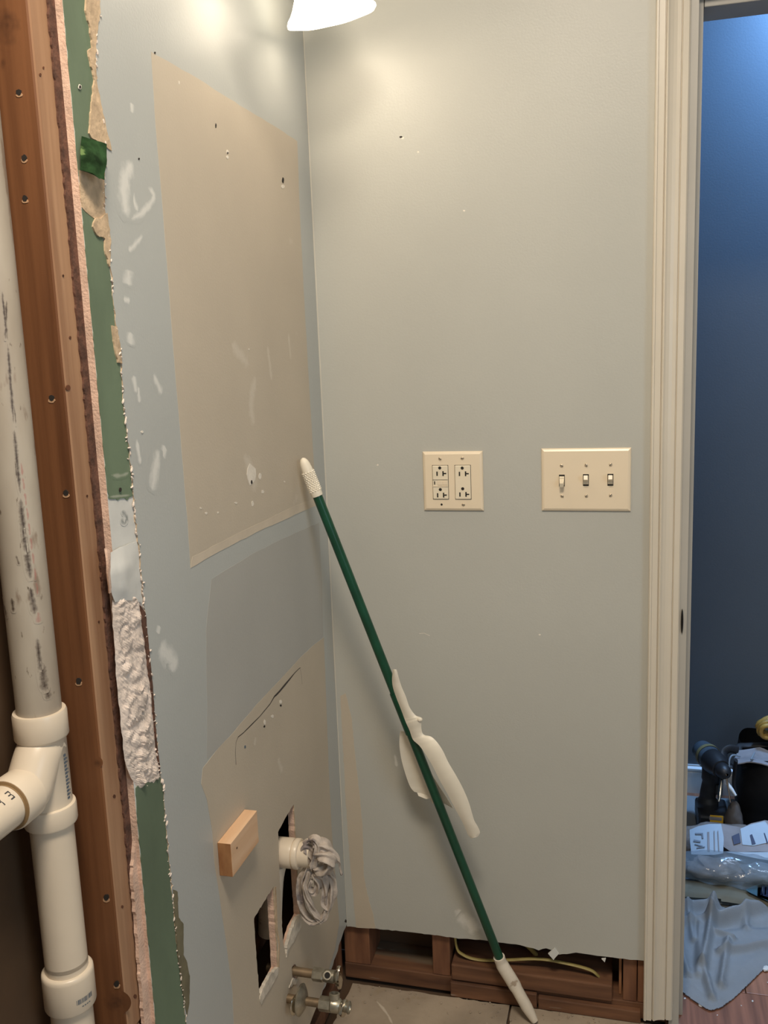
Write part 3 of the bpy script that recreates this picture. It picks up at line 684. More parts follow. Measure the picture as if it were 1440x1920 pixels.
def wrap(name, shapes, r, axis_o, axis, m, parent, zero):
    """flat shapes [(s, t) quads in metres] wrapped round a cylinder: s along the axis, t round it"""
    ax = Vector(axis).normalized(); z = Vector(zero).normalized(); b = ax.cross(z); O = Vector(axis_o); bm = new()
    for q in shapes:
        vs = [bm.verts.new(O + ax * s + (z * math.cos(t / r) + b * math.sin(t / r)) * (r + .0003)) for s, t in q]
        try: bm.faces.new(vs)
        except ValueError: pass
    return mk(name, bm, m, parent)
tocam = Vector((CP.x - PX, CP.y - PY, 0)).normalized()
tocam_r = Matrix.Rotation(math.radians(50), 3, 'Z') @ tocam
rnd = random.Random(1)
def bars(s0, s1, t0, t1, n, gap=.4, horizontal=True):
    out = []
    for i in range(n):
        a = t0 + (t1 - t0) * i / n; b = a + (t1 - t0) / n * rnd.uniform(.3, 1 - gap * .5)
        out.append([(s0, a), (s1, a), (s1, b), (s0, b)])
    return out
wrap('printed_marking', bars(.014, .020, .006, .028, 14), .0294, (PX, PY, cz), (0, 0, 1), print_grey, coup, tocam)
wrap('printed_marking', [[(s, t), (s, t + .002), (s + .0012, t + .002), (s + .0012, t)] for s in (.009,) for t in (.012, .015, .018, .021)], .0294, (PX, PY, cz), (0, 0, 1), print_grey, coup, tocam)
sh = []
for i in range(13):
    s = .030 + i * .0042
    sh.append([(s, .0), (s + .0028, .0), (s + .0028, .0045), (s, .0045)])
    if i % 3: sh.append([(s, .0052), (s + .0016, .0052), (s + .0016, .0072), (s, .0072)])
wrap('printed_marking', sh, .0255, (PX, PY, .838), (0, 0, 1), print_grey, tee, tocam_r)
# lettering on the branch pipe
def letters(text, size, r, O, ax, zero, s0, t0, flip, parent, m):
    c = bpy.data.curves.new('lettering', 'FONT'); c.body = text; c.size = size; c.resolution_u = 2
    o = bpy.data.objects.new('tmp', c); scene.collection.objects.link(o)
    dg = bpy.context.evaluated_depsgraph_get(); me = bpy.data.meshes.new_from_object(o.evaluated_get(dg))
    bpy.data.objects.remove(o)
    ax = Vector(ax).normalized(); z = Vector(zero).normalized(); b = ax.cross(z)
    for v in me.vertices:
        s, t = s0 + flip * v.co.x, t0 + flip * v.co.y
        v.co = Vector(O) + ax * s + (z * math.cos(t / r) + b * math.sin(t / r)) * (r + .0004)
    me.materials.clear(); me.materials.append(m)
    q = bpy.data.objects.new('lettering', me); scene.collection.objects.link(q); q.parent = parent
    q.matrix_parent_inverse = Matrix.Translation(-Vector(drain.location)); return q
letters('E  P', .015, R0, (PX, PY - .070, ZB), (0, -1, 0), (.7, 0, 1), .006, -.006, 1, drain, ink)
# scuffs along the upper pipe
def pipe_film(name, pts, wd, m):
    ax = Vector((0, 0, 1)); z = tocam; b = ax.cross(z); O = Vector((PX, PY, 0)); r = R0 + .0001
    fr = lambda s, t, d: O + ax * t + (z * math.cos(s / r) + b * math.sin(s / r)) * (r + d)
    o = ribbon(name, pts, [wd] * len(pts) if not isinstance(wd, list) else wd, fr, .00003, m, drain)
    o.matrix_parent_inverse = Matrix.Translation(-Vector(drain.location)); return o
def PZ(u, v):
    """pipe surface coordinates (arc from the line facing the camera, height) of a pixel"""
    d = (CM @ Vector(((u - 720) / F_PX, 1, -(v - 960) / F_PX)))
    ox, oy = CP.x - PX, CP.y - PY; A = d.x ** 2 + d.y ** 2; B = 2 * (ox * d.x + oy * d.y); Cc = ox * ox + oy * oy - R0 * R0
    dis = B * B - 4 * A * Cc
    t = (-B - math.sqrt(max(dis, 0))) / (2 * A); p = CP + d * t
    b = Vector((0, 0, 1)).cross(tocam); q = Vector((p.x - PX, p.y - PY, 0))
    return (math.atan2(q.dot(b), q.dot(tocam)) * R0, p.z)
for a, b_, wd in [((3, 540), (14, 640), .0012), ((14, 640), (26, 800), .0014), ((26, 800), (38, 930), .0016), ((38, 930), (48, 1040), .0026), ((44, 990), (58, 1090), .003), ((56, 1100), (66, 1155), .0028), ((28, 850), (32, 900), .001),
                  ((70, 1195), (76, 1260), .0022), ((76, 1240), (86, 1300), .0036), ((86, 1280), (92, 1312), .0032), ((20, 700), (30, 800), .001), ((12, 560), (10, 640), .0012), ((30, 1040), (36, 1060), .0012), ((3, 1120), (14, 1160), .003), ((22, 1120), (26, 1150), .002)]:
    p0, p1 = PZ(*a), PZ(*b_); mid = ((p0[0] + p1[0]) / 2, (p0[1] + p1[1]) / 2)
    pipe_film('scuff_mark', [p0, mid, p1], wd * 1.9, scuff_m)
for k in range(9):
    u, v = 40 + k * 3.6, 880 + k * 28
    p = PZ(u, v); pipe_film('faded_print', [(p[0], p[1] + .008), (p[0] + .0006, p[1]), (p[0], p[1] - .008)], .0028, red_ink)
p = PZ(72, 1158); pipe_film('red_spot', [(p[0], p[1] + .007), p, (p[0], p[1] - .007)], .0055, red_ink)

# ---- scrap wood block on the wall
bl = new(); box(bl, (.0005, -.575, .603), (.0215, -.475, .6555), .0008)
for f in bl.faces:
    if f.normal.y < -.7: f.material_index = 1
blk = tag(mk('wood_block', bl, [new_pine, end_grain]), 'small pale pine block fixed to the left wall beside the pipe openings', 'wood block')
mk('knot_dot', prism(new(), [(-.555 + .002 * math.cos(k), .638 + .0018 * math.sin(k)) for k in [i * PI / 4 for i in range(8)]], [], FX, .0215, .0218), knot, blk)

# ---- capped drain stub with a rag stuffed in it
SY, SZ = -.318, .490
stub = thing('drain_stub', 'cream plastic drain stub sticking out of the wall opening, stuffed with a rag', 'pipe', (-.05, SY, SZ))
SZ = (at(560, 1601, 'y', SY)).z
ax0 = Vector((-.05, SY, SZ))
mk('pipe', lathe(new(), ax0, (1, 0, 0), [(0, .0215), (.098, .0215), (.0985, .0195), (.06, .0190)], 36), pvc, stub, True)
mk('collar', lathe(new(), ax0, (1, 0, 0), [(.030, .0235), (.030, .0255), (.062, .0260), (.066, .0250), (.0665, .0235), (.068, .0235), (.069, .0262), (.076, .0262), (.078, .0245), (.078, .0215)], 40), pvc, stub, True)
mk('elbow', tube(new(), cr([(-.02, SY, SZ - .02), (-.03, SY, SZ - .06), (-.04, SY, SZ - .16)], 5), .021, 20), white_dirty, stub, True)
def RP(u, v, y): return tuple(at(u, v, 'y', y))
def strand(bm, pts, rad, k=5, amp=.22, tw=.5, fl=(1.25, .8), seed=0):
    P = cr([RP(*p) for p in pts], k); n = len(P)
    if isinstance(rad, (list, tuple)):
        rr = []
        for i in range(n):
            t = i / (n - 1) * (len(rad) - 1); j = min(int(t), len(rad) - 2); rr.append(rad[j] + (rad[j + 1] - rad[j]) * (t - j))
    else: rr = [rad] * n
    tube(bm, P, [q * .95 for q in rr], 24, (4, amp * 1.35, tw), flat=fl, nz=.0028, seed=seed)
bm = new()
strand(bm, [(572, 1590, -.325), (582, 1604, -.325), (578, 1625, -.325), (566, 1648, -.322), (563, 1680, -.32), (568, 1706, -.318), (584, 1726, -.318), (602, 1724, -.318), (614, 1706, -.314), (622, 1680, -.31), (624, 1650, -.305), (612, 1630, -.305), (600, 1618, -.31)],
       [.007, .008, .006, .008, .0075, .007, .0065, .006, .007, .009, .008, .006, .005], 5, .3, .55, seed=1)
strand(bm, [(579, 1576, -.325), (592, 1574, -.330), (598, 1590, -.335), (592, 1612, -.335), (586, 1628, -.335)], [.006, .0075, .006, .006, .005], 5, .3, .4, seed=2)
strand(bm, [(590, 1582, -.325), (606, 1584, -.325), (620, 1596, -.32), (630, 1606, -.315), (637, 1620, -.31), (639, 1642, -.308)], [.010, .011, .009, .006, .0025, .0022], 5, .25, .5, seed=3)
strand(bm, [(592, 1600, -.332), (604, 1602, -.335), (618, 1608, -.335), (621, 1620, -.332), (610, 1632, -.332), (596, 1630, -.33), (588, 1626, -.33)], [.006, .010, .010, .009, .009, .008, .005], 5, .25, .6, seed=4)
strand(bm, [(582, 1634, -.328), (574, 1650, -.33), (572, 1664, -.33), (580, 1690, -.328), (590, 1712, -.322), (600, 1722, -.32), (604, 1730, -.32)], [.006, .005, .0055, .006, .007, .005, .003], 5, .3, .6, seed=5)
strand(bm, [(588, 1634, -.325), (596, 1646, -.322), (598, 1660, -.322), (590, 1672, -.322), (578, 1664, -.325), (584, 1650, -.328)], [.008, .009, .008, .006, .005, .004], 5, .3, .6, seed=6)
strand(bm, [(606, 1640, -.318), (610, 1664, -.316), (608, 1690, -.314), (616, 1702, -.312)], [.006, .007, .007, .006], 5, .3, .5, seed=7)
strand(bm, [(570, 1598, -.318), (576, 1585, -.318), (584, 1596, -.318), (582, 1612, -.318)], [.010, .012, .012, .010], 5, .2, .5, seed=8)
bmesh.ops.recalc_face_normals(bm, faces=bm.faces)
rag = tag(mk('rag', bm, rag_m, smooth=True), 'twisted grubby beige rag hanging in a loop from the drain stub', 'rag')
sb = rag.modifiers.new('s', 'SUBSURF'); sb.levels = 1; sb.render_levels = 1

# ---- two shut-off valves
def valve(name, label, y, z, x0, zoff, disc_r, knob_r, flip):
    t = thing(name, label, 'valve', (0, y, z))
    mk('supply_stub', tube(new(), [(-.05, y, z), (x0, y, z)], .0078, 20), copper, t, True)
    bm = lathe(new(), (x0 - .002, y, z), (1, 0, 0), [(0, .0078), (0, .0118), (.018, .0118), (.020, .0105), (.024, .0105)], 6, caps=False); mk('compression_nut', bm, brass, t)
    bm = lathe(new(), (x0 + .020, y, z), (1, 0, 0), [(0, .0085), (.002, .0112), (.018, .0112), (.020, .0085), (.022, .0065), (.029, .0065)], 24); mk('valve_body', bm, brass, t, True)
    return t
v1y = -.315; v1 = at(560, 1822, 'y', v1y)
V1 = valve('shutoff_valve', 'upper chrome shut-off valve coming out of the left wall near the corner', v1y, v1.z, .040, 0, 0, 0, 0)
oz = v1.z
od = Vector((.1, -.75, .65)).normalized()
mk('outlet', lathe(new(), (.067, v1y, oz), od, [(0, .0075), (.016, .0075), (.016, .0052), (.004, .0050)], 20), brass, V1, True)
mk('outlet_bore', lathe(new(), Vector((.067, v1y, oz)) + od * .0145, od, [(0, .0001), (0, .0053), (.0003, .0053), (.0003, .0001)], 16), slot_m, V1)
def handle(x, y, z, r, parent, sx=.26):
    bm = new(); n = 40; rings = []
    prof = [(.000, .12), (.000, .55), (.0015, .8), (.0, 1.0), (.003, 1.04), (.006, 1.0), (.0058, .8), (.0065, .5), (.009, .2), (.009, .02)]
    for dx, rr in prof:
        rings.append([bm.verts.new((x + dx, y + math.cos(2 * PI * k / n) * r * rr * .62, z + math.sin(2 * PI * k / n) * r * rr)) for k in range(n)])
    for A, B in zip(rings, rings[1:]):
        for k in range(n): bm.faces.new((A[k], A[(k + 1) % n], B[(k + 1) % n], B[k]))
    bmesh.ops.recalc_face_normals(bm, faces=bm.faces)
    return mk('handle', bm, chrome, parent, True, label='oval chrome handle')
hx = at(637, 1833, 'y', v1y); handle(hx.x - .004, v1y, hx.z, .021, V1)
v2y = -.35; v2 = at(600, 1881, 'y', v2y)
V2 = thing('shutoff_valve', 'lower chrome shut-off valve with a round wall plate, nearest the floor', 'valve', (0, v2y, v2.z))
vx = v2.x; z2 = v2.z
mk('supply_stub', tube(new(), [(-.05, v2y, z2), (vx + .004, v2y, z2)], .0075, 20), copper, V2, True)
ex = at(571, 1878, 'y', v2y)
mk('escutcheon', lathe(new(), (ex.x - .010, v2y, z2 + .001), (1, 0, 0), [(0, .010), (.001, .026), (.004, .027), (.009, .020), (.014, .010), (.014, .0076)], 36), brass, V2, True, label='round dull wall plate')
mk('handle', lathe(new(), (ex.x - .016, v2y - .006, z2 - .003), (1, -.25, 0), [(0, .004), (.001, .017), (.003, .019), (.005, .017), (.006, .008), (.012, .006)], 30), chrome, V2, True)
mk('compression_nut', lathe(new(), (vx, v2y, z2), (1, 0, 0), [(0, .0076), (0, .0128), (.020, .0128), (.021, .010)], 6), brass, V2)
mk('valve_body', lathe(new(), (vx + .020, v2y, z2), (1, 0, 0), [(0, .009), (.002, .0124), (.016, .0124), (.019, .009), (.030, .0085), (.032, .0105), (.034, .0105), (.035, .0085)], 26), brass, V2, True)
mk('outlet', lathe(new(), (vx + .026, v2y, z2), (0, .25, 1), [(0, .0085), (.012, .0085), (.012, .0095), (.020, .0095), (.021, .0065), (.014, .006)], 22), brass, V2, True)
kn = at(645, 1889, 'y', v2y)
mk('knob', lathe(new(), (kn.x - .008, v2y, kn.z), (1, -.15, -.05), [(-.02, .006), (-.006, .0065), (0, .009), (.004, .0125), (.008, .0145), (.011, .0140), (.0115, .010), (.009, .0001)], 30), chrome, V2, True)

# ---- green pole with white ends leaning in the corner
tp = at(570, 866, 'x', .016); tip = Vector(tp); q = at(938, 1800, 'y', -.034); foot = Vector(q)
pole = thing('long_handled_tool', 'long green pole with white grip leaning from corner floor to the tan rectangle', 'tool', foot)
dirp = (tip - foot).normalized(); PR = .0089
pa = at(597, 926, 'x', 0)
Ltot = (tip - foot).length
s_grip = Ltot - (tip - Vector(at(597, 928, 'y', tip.y + .012))).length
mk('pole', tube(new(), [foot + dirp * (-.02), foot + dirp * (s_grip + .01)], PR, 28), green_pole, pole, True)
sleeve_prof = [(s_grip, PR + .0002), (s_grip, PR + .0014), (s_grip + .002, PR + .0018), (s_grip + .012, PR + .0018)]
Le = Ltot - s_grip
for k in range(6): pass
sleeve_prof += [(s_grip + Le * .72, PR + .0014), (s_grip + Le * .80, PR + .0010), (s_grip + Le * .92, PR + .0002), (s_grip + Le * 1.02, PR - .0016), (s_grip + Le * 1.09, PR - .0045), (s_grip + Le * 1.12, .0005)]
mk('grip', lathe(new(), foot, dirp, sleeve_prof, 30), white_pl, pole, True, label='white grip with a domed end')
# raised diamonds of the grip
bm = new(); aa = dirp.cross(Vector((0, 0, 1))).normalized(); bb = dirp.cross(aa)
nrow = 11
for i in range(nrow):
    s = s_grip + .011 + (Le * .62 - .006) * i / (nrow - 1)
    for k in range(14):
        a = 2 * PI * (k + .5 * (i % 2)) / 14; n = aa * math.cos(a) + bb * math.sin(a); tg = dirp.cross(n); c = foot + dirp * s + n * (PR + .0016)
        vs = [bm.verts.new(c + dirp * .0030), bm.verts.new(c + tg * .0021), bm.verts.new(c - dirp * .0030), bm.verts.new(c - tg * .0021)]; tpv = bm.verts.new(c + n * .0020)
        for j in range(4): bm.faces.new((vs[j], vs[(j + 1) % 4], tpv))
bmesh.ops.recalc_face_normals(bm, faces=bm.faces)
mk('grip_knurl', bm, white_pl, pole, kind='stuff')
# white socket at the foot
end = Vector(at(1003, 1926, 'y', -.044)); end.z = max(end.z, .006)
ds = (end - foot).normalized(); ls = (end - foot).length
a0 = foot - dirp * (-.012)
sock = cr([tuple(foot + dirp * .008), tuple(foot + dirp * -.012), tuple(foot.lerp(end, .35)), tuple(foot.lerp(end, .7)), tuple(end)], 5)
nn = len(sock)
bm = tube(new(), sock, [PR + .0022 + (.0020 if 4 < i < 12 else .0006) - .0012 * max(0, i - 16) for i in range(nn)], 26)
mk('foot_socket', bm, white_dirty, pole, True, label='grubby white socket at the foot')
# white hanging clip half way down (a lifted front blade, a rear flap)
def ptpole(v):
    """height parameter of the pole at picture row v, to set depth of the clip"""
    best = None
    for i in range(200):
        p = foot + dirp * (Ltot * i / 199); d = CM.transposed() @ (p - CP); vv = 960 - F_PX * d.z / d.y
        if best is None or abs(vv - v) < best[0]: best = (abs(vv - v), p)
    return best[1]
def sheet(name, rows, m, parent, thick=.0016, bulge=.003, off=0.0, cols=7, label=None, k=4):
    bm = new(); V = []
    R_ = cr([tuple(r) for r in rows], k)
    for i, r in enumerate(R_):
        ul, vl, ur, vr, o_ = r[0], r[1], r[2], r[3], r[4]; row = []
        y0 = ptpole((vl + vr) / 2).y
        for j in range(cols):
            s = j / (cols - 1); row.append(bm.verts.new(at(ul + (ur - ul) * s, vl + (vr - vl) * s, 'y', y0 - o_ - bulge * (1 - (2 * s - 1) ** 2))))
        V.append(row)
    for i in range(len(V) - 1):
        for j in range(cols - 1): bm.faces.new((V[i][j], V[i + 1][j], V[i + 1][j + 1], V[i][j + 1]))
    bmesh.ops.recalc_face_normals(bm, faces=bm.faces)
    bmesh.ops.solidify(bm, geom=list(bm.faces), thickness=thick)
    bmesh.ops.recalc_face_normals(bm, faces=bm.faces)
    return mk(name, bm, m, parent, True, label=label)
class V5(tuple): pass
def rowsv(rs): return rs
def cr5(pts, k): 
    out = []
    n = len(pts)
    for i in range(n - 1):
        for j in range(k):
            t = j / k; a, b, c, d = pts[max(i - 1, 0)], pts[i], pts[i + 1], pts[min(i + 2, n - 1)]
            out.append([.5 * (2 * b[q] + (c[q] - a[q]) * t + (2 * a[q] - 5 * b[q] + 4 * c[q] - d[q]) * t * t + (3 * b[q] - 3 * c[q] + d[q] - a[q]) * t ** 3) for q in range(len(pts[0]))])
    out.append(list(pts[-1])); return out
_cr = cr
def cr(pts, k=6):
    if len(pts[0]) > 4: return cr5(pts, k)
    return _cr(pts, k)
sheet('clip_blade', [(736, 1255, 743, 1255, .012), (736, 1262, 745, 1260, .013), (735, 1275, 749, 1275, .012), (737, 1290, 754, 1290, .011), (743, 1308, 761, 1306, .011), (751, 1328, 768, 1326, .011), (757, 1344, 779, 1341, .011), (760, 1352, 789, 1345, .012), (763, 1359, 791, 1350, .013), (768, 1370, 790, 1364, .013), (772, 1382, 794, 1377, .013), (776, 1389, 808, 1381, .015),
                     (787, 1399, 819, 1391, .020), (799, 1416, 830, 1407, .026), (812, 1438, 841, 1430, .031), (824, 1462, 854, 1452, .035), (838, 1487, 868, 1478, .037), (851, 1512, 879, 1504, .038), (863, 1534, 886, 1528, .038), (869, 1546, 890, 1540, .038), (873, 1555, 896, 1550, .037), (878, 1566, 900, 1561, .036), (884, 1572, 896, 1569, .036)],
      white_pl, pole, .0016, .004, label='long white plastic blade of the clip')
sheet('clip_flap', [(751, 1370, 757, 1371, -.013), (749, 1380, 765, 1382, -.014), (749, 1400, 780, 1404, -.015), (753, 1425, 795, 1430, -.016), (760, 1450, 812, 1455, -.017), (768, 1472, 826, 1477, -.018), (775, 1482, 836, 1492, -.018), (781, 1485, 844, 1505, -.018), (800, 1485, 850, 1515, -.018)],
      white_pl, pole, .0014, -.003, label='rear flap of the clip')
bm = tube(new(), [ptpole(1300), ptpole(1375)], PR + .0016, 24); mk('clip_sleeve', bm, green_pole, pole, True)
bm = new(); c = Vector(at(787, 1349, 'y', ptpole(1349).y - .014)); bmesh.ops.create_uvsphere(bm, u_segments=16, v_segments=10, radius=1, matrix=Matrix.Translation(c) @ Matrix.Diagonal((.0055, .004, .0045, 1)))
mk('thumb_nub', bm, white_pl, pole, True)

# ---- outlets and switches
def plate(name, label, cat, x0, x1, z0, z1):
    t = thing(name, label, cat, ((x0 + x1) / 2, 0, (z0 + z1) / 2))
    bm = new(); b = .0052; D = .0058
    P0 = [(x0, z0), (x1, z0), (x1, z1), (x0, z1)]; P1 = [(x0 + b, z0 + b), (x1 - b, z0 + b), (x1 - b, z1 - b), (x0 + b, z1 - b)]
    P2 = [(x0 + b * .35, z0 + b * .35), (x1 - b * .35, z0 + b * .35), (x1 - b * .35, z1 - b * .35), (x0 + b * .35, z1 - b * .35)]
    V = [[bm.verts.new((a, y, c)) for a, c in P] for P, y in ((P0, -.0002), (P0, -.0022), (P2, -.0042), (P1, -D))]
    for A, B in zip(V, V[1:]):
        for k in range(4): bm.faces.new((A[k], A[(k + 1) % 4], B[(k + 1) % 4], B[k]))
    bm.faces.new(V[-1]); bm.faces.new(list(reversed(V[0]))); bmesh.ops.recalc_face_normals(bm, faces=bm.faces)
    mk('cover_plate', bm, ivory, t); return t
def screw(t, x, z, ang, r=.0030, y=-.0058):
    bm = lathe(new(), (x, y, z), (0, -1, 0), [(0, r), (.0010, r), (.0018, r * .7), (.0020, .0001)], 18); s = mk('screw', bm, screw_m, t, True)
    M = Matrix.Translation((x, y - .0021, z)) @ Matrix.Rotation(ang, 4, 'Y'); bm = box(new(), (-r * .95, -.0003, -.00045), (r * .95, .0004, .00045), 0, 0, M); sl = mk('screw_slot', bm, slot_m, s)
    sl.matrix_parent_inverse = s.matrix_parent_inverse.inverted() @ s.matrix_parent_inverse if False else Matrix()
    return s
ox0, ox1, oz0, oz1 = .1995, .3145, 1.0472, 1.1610
OUT = plate('outlet_plate', 'ivory double outlet cover with safety buttons, to the left on the end wall', 'outlet', ox0, ox1, oz0, oz1)
def Eo(u, v): return E(u, v, -.006)
def slots(parent, px):
    for (u, v, wd, hg) in px:
        x, z = Eo(u, v); mk('slot', box(new(), (x - wd / 2, -.0087, z - hg / 2), (x + wd / 2, -.0074, z + hg / 2)), slot_m, parent)
def receptacle(cx, ztop, zbot, gfci):
    bm = box(new(), (cx - .0148, -.0084, zbot), (cx + .0148, -.0050, ztop), .0012); r = mk('receptacle', bm, ivory_dev, OUT)
    bm = box(new(), (cx - .0155, -.0062, zbot - .0007), (cx + .0155, -.0050, ztop + .0007)); mk('receptacle_gap', bm, slot_m, OUT)
    return r
def socket(r, cx, zc):
    def sub(bm, nm='slot'):
        o = mk(nm, bm, slot_m, r); return o
    sub(prism(new(), [(cx - .0004 + .0030 * math.cos(a), zc + .0085 + .0030 * math.sin(a)) for a in [i * PI / 8 for i in range(16)]], [], FY, -.0087, -.0083), 'ground_hole')
    sub(box(new(), (cx - .0072, -.0087, zc - .0066), (cx - .0046, -.0083, zc + .0016)))
    bm = box(new(), (cx + .0044, -.0087, zc - .0068), (cx + .0070, -.0083, zc + .0024)); box(bm, (cx + .0070, -.0087, zc - .0034), (cx + .0118, -.0083, zc - .0010)); sub(bm)
zt = oz1 - .0262; zb = oz0 + .0232
cx1 = (Eo(811, 900)[0] + Eo(841, 900)[0]) / 2; cx2 = (Eo(853, 900)[0] + Eo(883, 900)[0]) / 2
r1 = receptacle(cx1, zt, zb, True); r2 = receptacle(cx2, zt, zb, False)
socket(r1, cx1, zt - .0130); socket(r1, cx1, zb + .0100)
socket(r2, cx2, zt - .0135); socket(r2, cx2, zb + .0115)
zm = Eo(826, 905)[1]
mk('seam', box(new(), (cx1 - .0146, -.0087, zm + .0052), (cx1 + .0146, -.0083, zm + .0060)), slot_m, r1)
mk('test_button', box(new(), (cx1 - .0055, -.0096, zm - .0042), (cx1 + .0042, -.0083, zm + .0042), .0004), ivory, r1)
mk('test_button', box(new(), (cx1 + .0052, -.0096, zm - .0042), (cx1 + .0142, -.0083, zm + .0042), .0004), ivory, r1)
mk('indicator', box(new(), (cx1 - .0120, -.0087, zm - .0034), (cx1 - .0100, -.0083, zm + .0030)), slot_m, r1)
mk('ridge', box(new(), (cx1 - .0146, -.0096, zm - .0074), (cx1 + .0146, -.0083, zm - .0056), .0003), ivory, r1)
for (u, v, a) in [(825, 860, .7), (867, 859, -.25), (869, 946, .1)]: x, z = Eo(u, v); screw(OUT, x, z, a)
x, z = Eo(828, 946); mk('screw_hole', prism(new(), [(x + .0021 * math.cos(a), z + .0021 * math.sin(a)) for a in [i * PI / 6 for i in range(12)]], [], FY, -.0061, -.0055), slot_m, OUT, label='empty dark screw hole')
sx0, sx1, sz0, sz1 = .4235, .5835, 1.0480, 1.1645
SW = plate('switch_plate', 'ivory triple light switch cover beside the door casing', 'light switch', sx0, sx1, sz0, sz1)
for (u, v, a) in [(1053, 873, .3), (1099, 872, 1.1), (1145, 871, -.8), (1054, 930, .5), (1099.5, 929.5, -1.0), (1145, 928.5, -.8)]: x, z = Eo(u, v); screw(SW, x, z, a)
for i, (u, v) in enumerate([(1053.5, 901), (1098.5, 900), (1144.5, 899.5)]):
    x, z = Eo(u, v)
    mk('toggle_slot', box(new(), (x - .0052, -.0063, z - .0108), (x + .0052, -.0055, z + .0108)), slot_m, SW)
    tilt = math.radians(24 if i == 0 else -22)
    M = Matrix.Translation((x, -.004, z)) @ Matrix.Rotation(tilt, 4, 'X')
    bm = new(); prof = [(-.0042, 0), (-.0040, -.013), (-.0034, -.0185), (.0034, -.0185), (.0040, -.013), (.0042, 0)]
    # lever: tapered block, wide collar inside the slot
    for (y0, h0, w0, y1, h1, w1) in [(0, .0088, .0044, -.0045, .0078, .0043), (-.0045, .0060, .0043, -.0170, .0040, .0034)]:
        A = [bm.verts.new(M @ Vector((sx * w0, y0, sz * h0))) for sx, sz in ((-1, -1), (1, -1), (1, 1), (-1, 1))]
        B = [bm.verts.new(M @ Vector((sx * w1, y1, sz * h1))) for sx, sz in ((-1, -1), (1, -1), (1, 1), (-1, 1))]
        for k in range(4): bm.faces.new((A[k], A[(k + 1) % 4], B[(k + 1) % 4], B[k]))
        bm.faces.new(B)
    bmesh.ops.recalc_face_normals(bm, faces=bm.faces)
    mk('toggle_lever', bm, ivory_dev, SW, label='toggle flipped %s' % ('down' if i == 0 else 'up'))

# ---- vanity light above
LX, LZ = .102, 1.882
VL = thing('vanity_light', 'glowing frosted glass vanity light above the tan rectangle, near the corner', 'light', (0, -.45, 2.0))
mk('backplate', box(new(), (.0005, -.56, 1.985), (.022, -.07, 2.085), .006), chrome, VL)
for i, ly in enumerate((-.19, -.43)):
    mk('arm', tube(new(), cr([(.02, ly, 2.035), (.06, ly, 2.05), (LX, ly, 2.045), (LX, ly, 2.005)], 6), .008, 14), chrome, VL, True)
    mk('lamp_holder', lathe(new(), (LX, ly, 2.01), (0, 0, -1), [(0, .008), (.002, .022), (.03, .024), (.032, .018)], 24), chrome, VL, True)
    n = 48; prof = [(.122, .025), (.115, .034), (.100, .039), (.080, .043), (.055, .048), (.035, .054), (.020, .0615), (.010, .068), (.004, .0735), (.0, .0735)]
    bm = new(); rings = []
    for side in (0, 1):
        for dz, r in (prof if side == 0 else list(reversed(prof))):
            rr = r - (.003 if side else 0)
            rings.append([bm.verts.new((LX + math.cos(2 * PI * k / n) * rr * (1 + .022 * math.cos(8 * 2 * PI * k / n) * (1 - dz / .122)), ly + math.sin(2 * PI * k / n) * rr * (1 + .022 * math.cos(8 * 2 * PI * k / n) * (1 - dz / .122)), LZ + dz)) for k in range(n)])
    for A, B in zip(rings, rings[1:]):
        for k in range(n): bm.faces.new((A[k], A[(k + 1) % n], B[(k + 1) % n], B[k]))
    tilt = Matrix.Translation((LX, ly, LZ + .06)) @ Matrix.Rotation(math.radians(-8), 4, Vector((-.35, 1, .3)).normalized()) @ Matrix.Rotation(math.radians(9), 4, 'X') @ Matrix.Translation((-LX, -ly, -LZ - .06))
    bmesh.ops.transform(bm, matrix=tilt, verts=bm.verts)
    bmesh.ops.recalc_face_normals(bm, faces=bm.faces)
    mk('lamp_shade', bm, shade_m, VL, True)
    mk('bulb_neck', lathe(new(), (LX, ly, 1.985), (0, 0, -1), [(0, .013), (.02, .013), (.024, .016)], 20), pvc, VL, True)
    pl = bpy.data.lights.new('vanity_bulb', 'POINT'); pl.energy = LAMP_W; pl.color = WARM; pl.shadow_soft_size = .022
    po = bpy.data.objects.new('vanity_bulb', pl); scene.collection.objects.link(po); po.location = (LX, ly, LZ + .026); po.parent = VL; po.matrix_parent_inverse = Matrix.Translation(-Vector(VL.location))

# ================================================================== HALL THINGS
def cloth(name, label, outline, z0, hfun, m, nx=90, ny=90, thick=.003, cat='cloth'):
    """draped sheet over the floor: outline (x, y) polygon, hfun(x, y, edge) -> height"""
    xs = [p[0] for p in outline]; ys = [p[1] for p in outline]; x0, x1, y0, y1 = min(xs), max(xs), min(ys), max(ys)
    def inside(x, y):
        c = False; n = len(outline)
        for i in range(n):
            (a, b), (d, e) = outline[i], outline[i - 1]
            if (b > y) != (e > y) and x < (d - a) * (y - b) / (e - b) + a: c = not c
        return c
    def dist(x, y):
        best = 9
        for i in range(len(outline)):
            a = Vector(outline[i - 1]); b = Vector(outline[i]); p = Vector((x, y)); ab = b - a
            t = max(0, min(1, (p - a).dot(ab) / max(ab.length_squared, 1e-9))); best = min(best, (p - a - ab * t).length)
        return best
    bm = new(); V = {}
    for i in range(nx + 1):
        for j in range(ny + 1):
            x = x0 + (x1 - x0) * i / nx; y = y0 + (y1 - y0) * j / ny
            if inside(x, y): V[i, j] = bm.verts.new((x, y, z0 + hfun(x, y, dist(x, y))))
    for i in range(nx):
        for j in range(ny):
            q = [V.get(k) for k in ((i, j), (i + 1, j), (i + 1, j + 1), (i, j + 1))]
            if all(q): bm.faces.new(q)
    bmesh.ops.solidify(bm, geom=list(bm.faces), thickness=-thick)
    o = mk(name, bm, m, smooth=True); 
    return tag(o, label, cat)
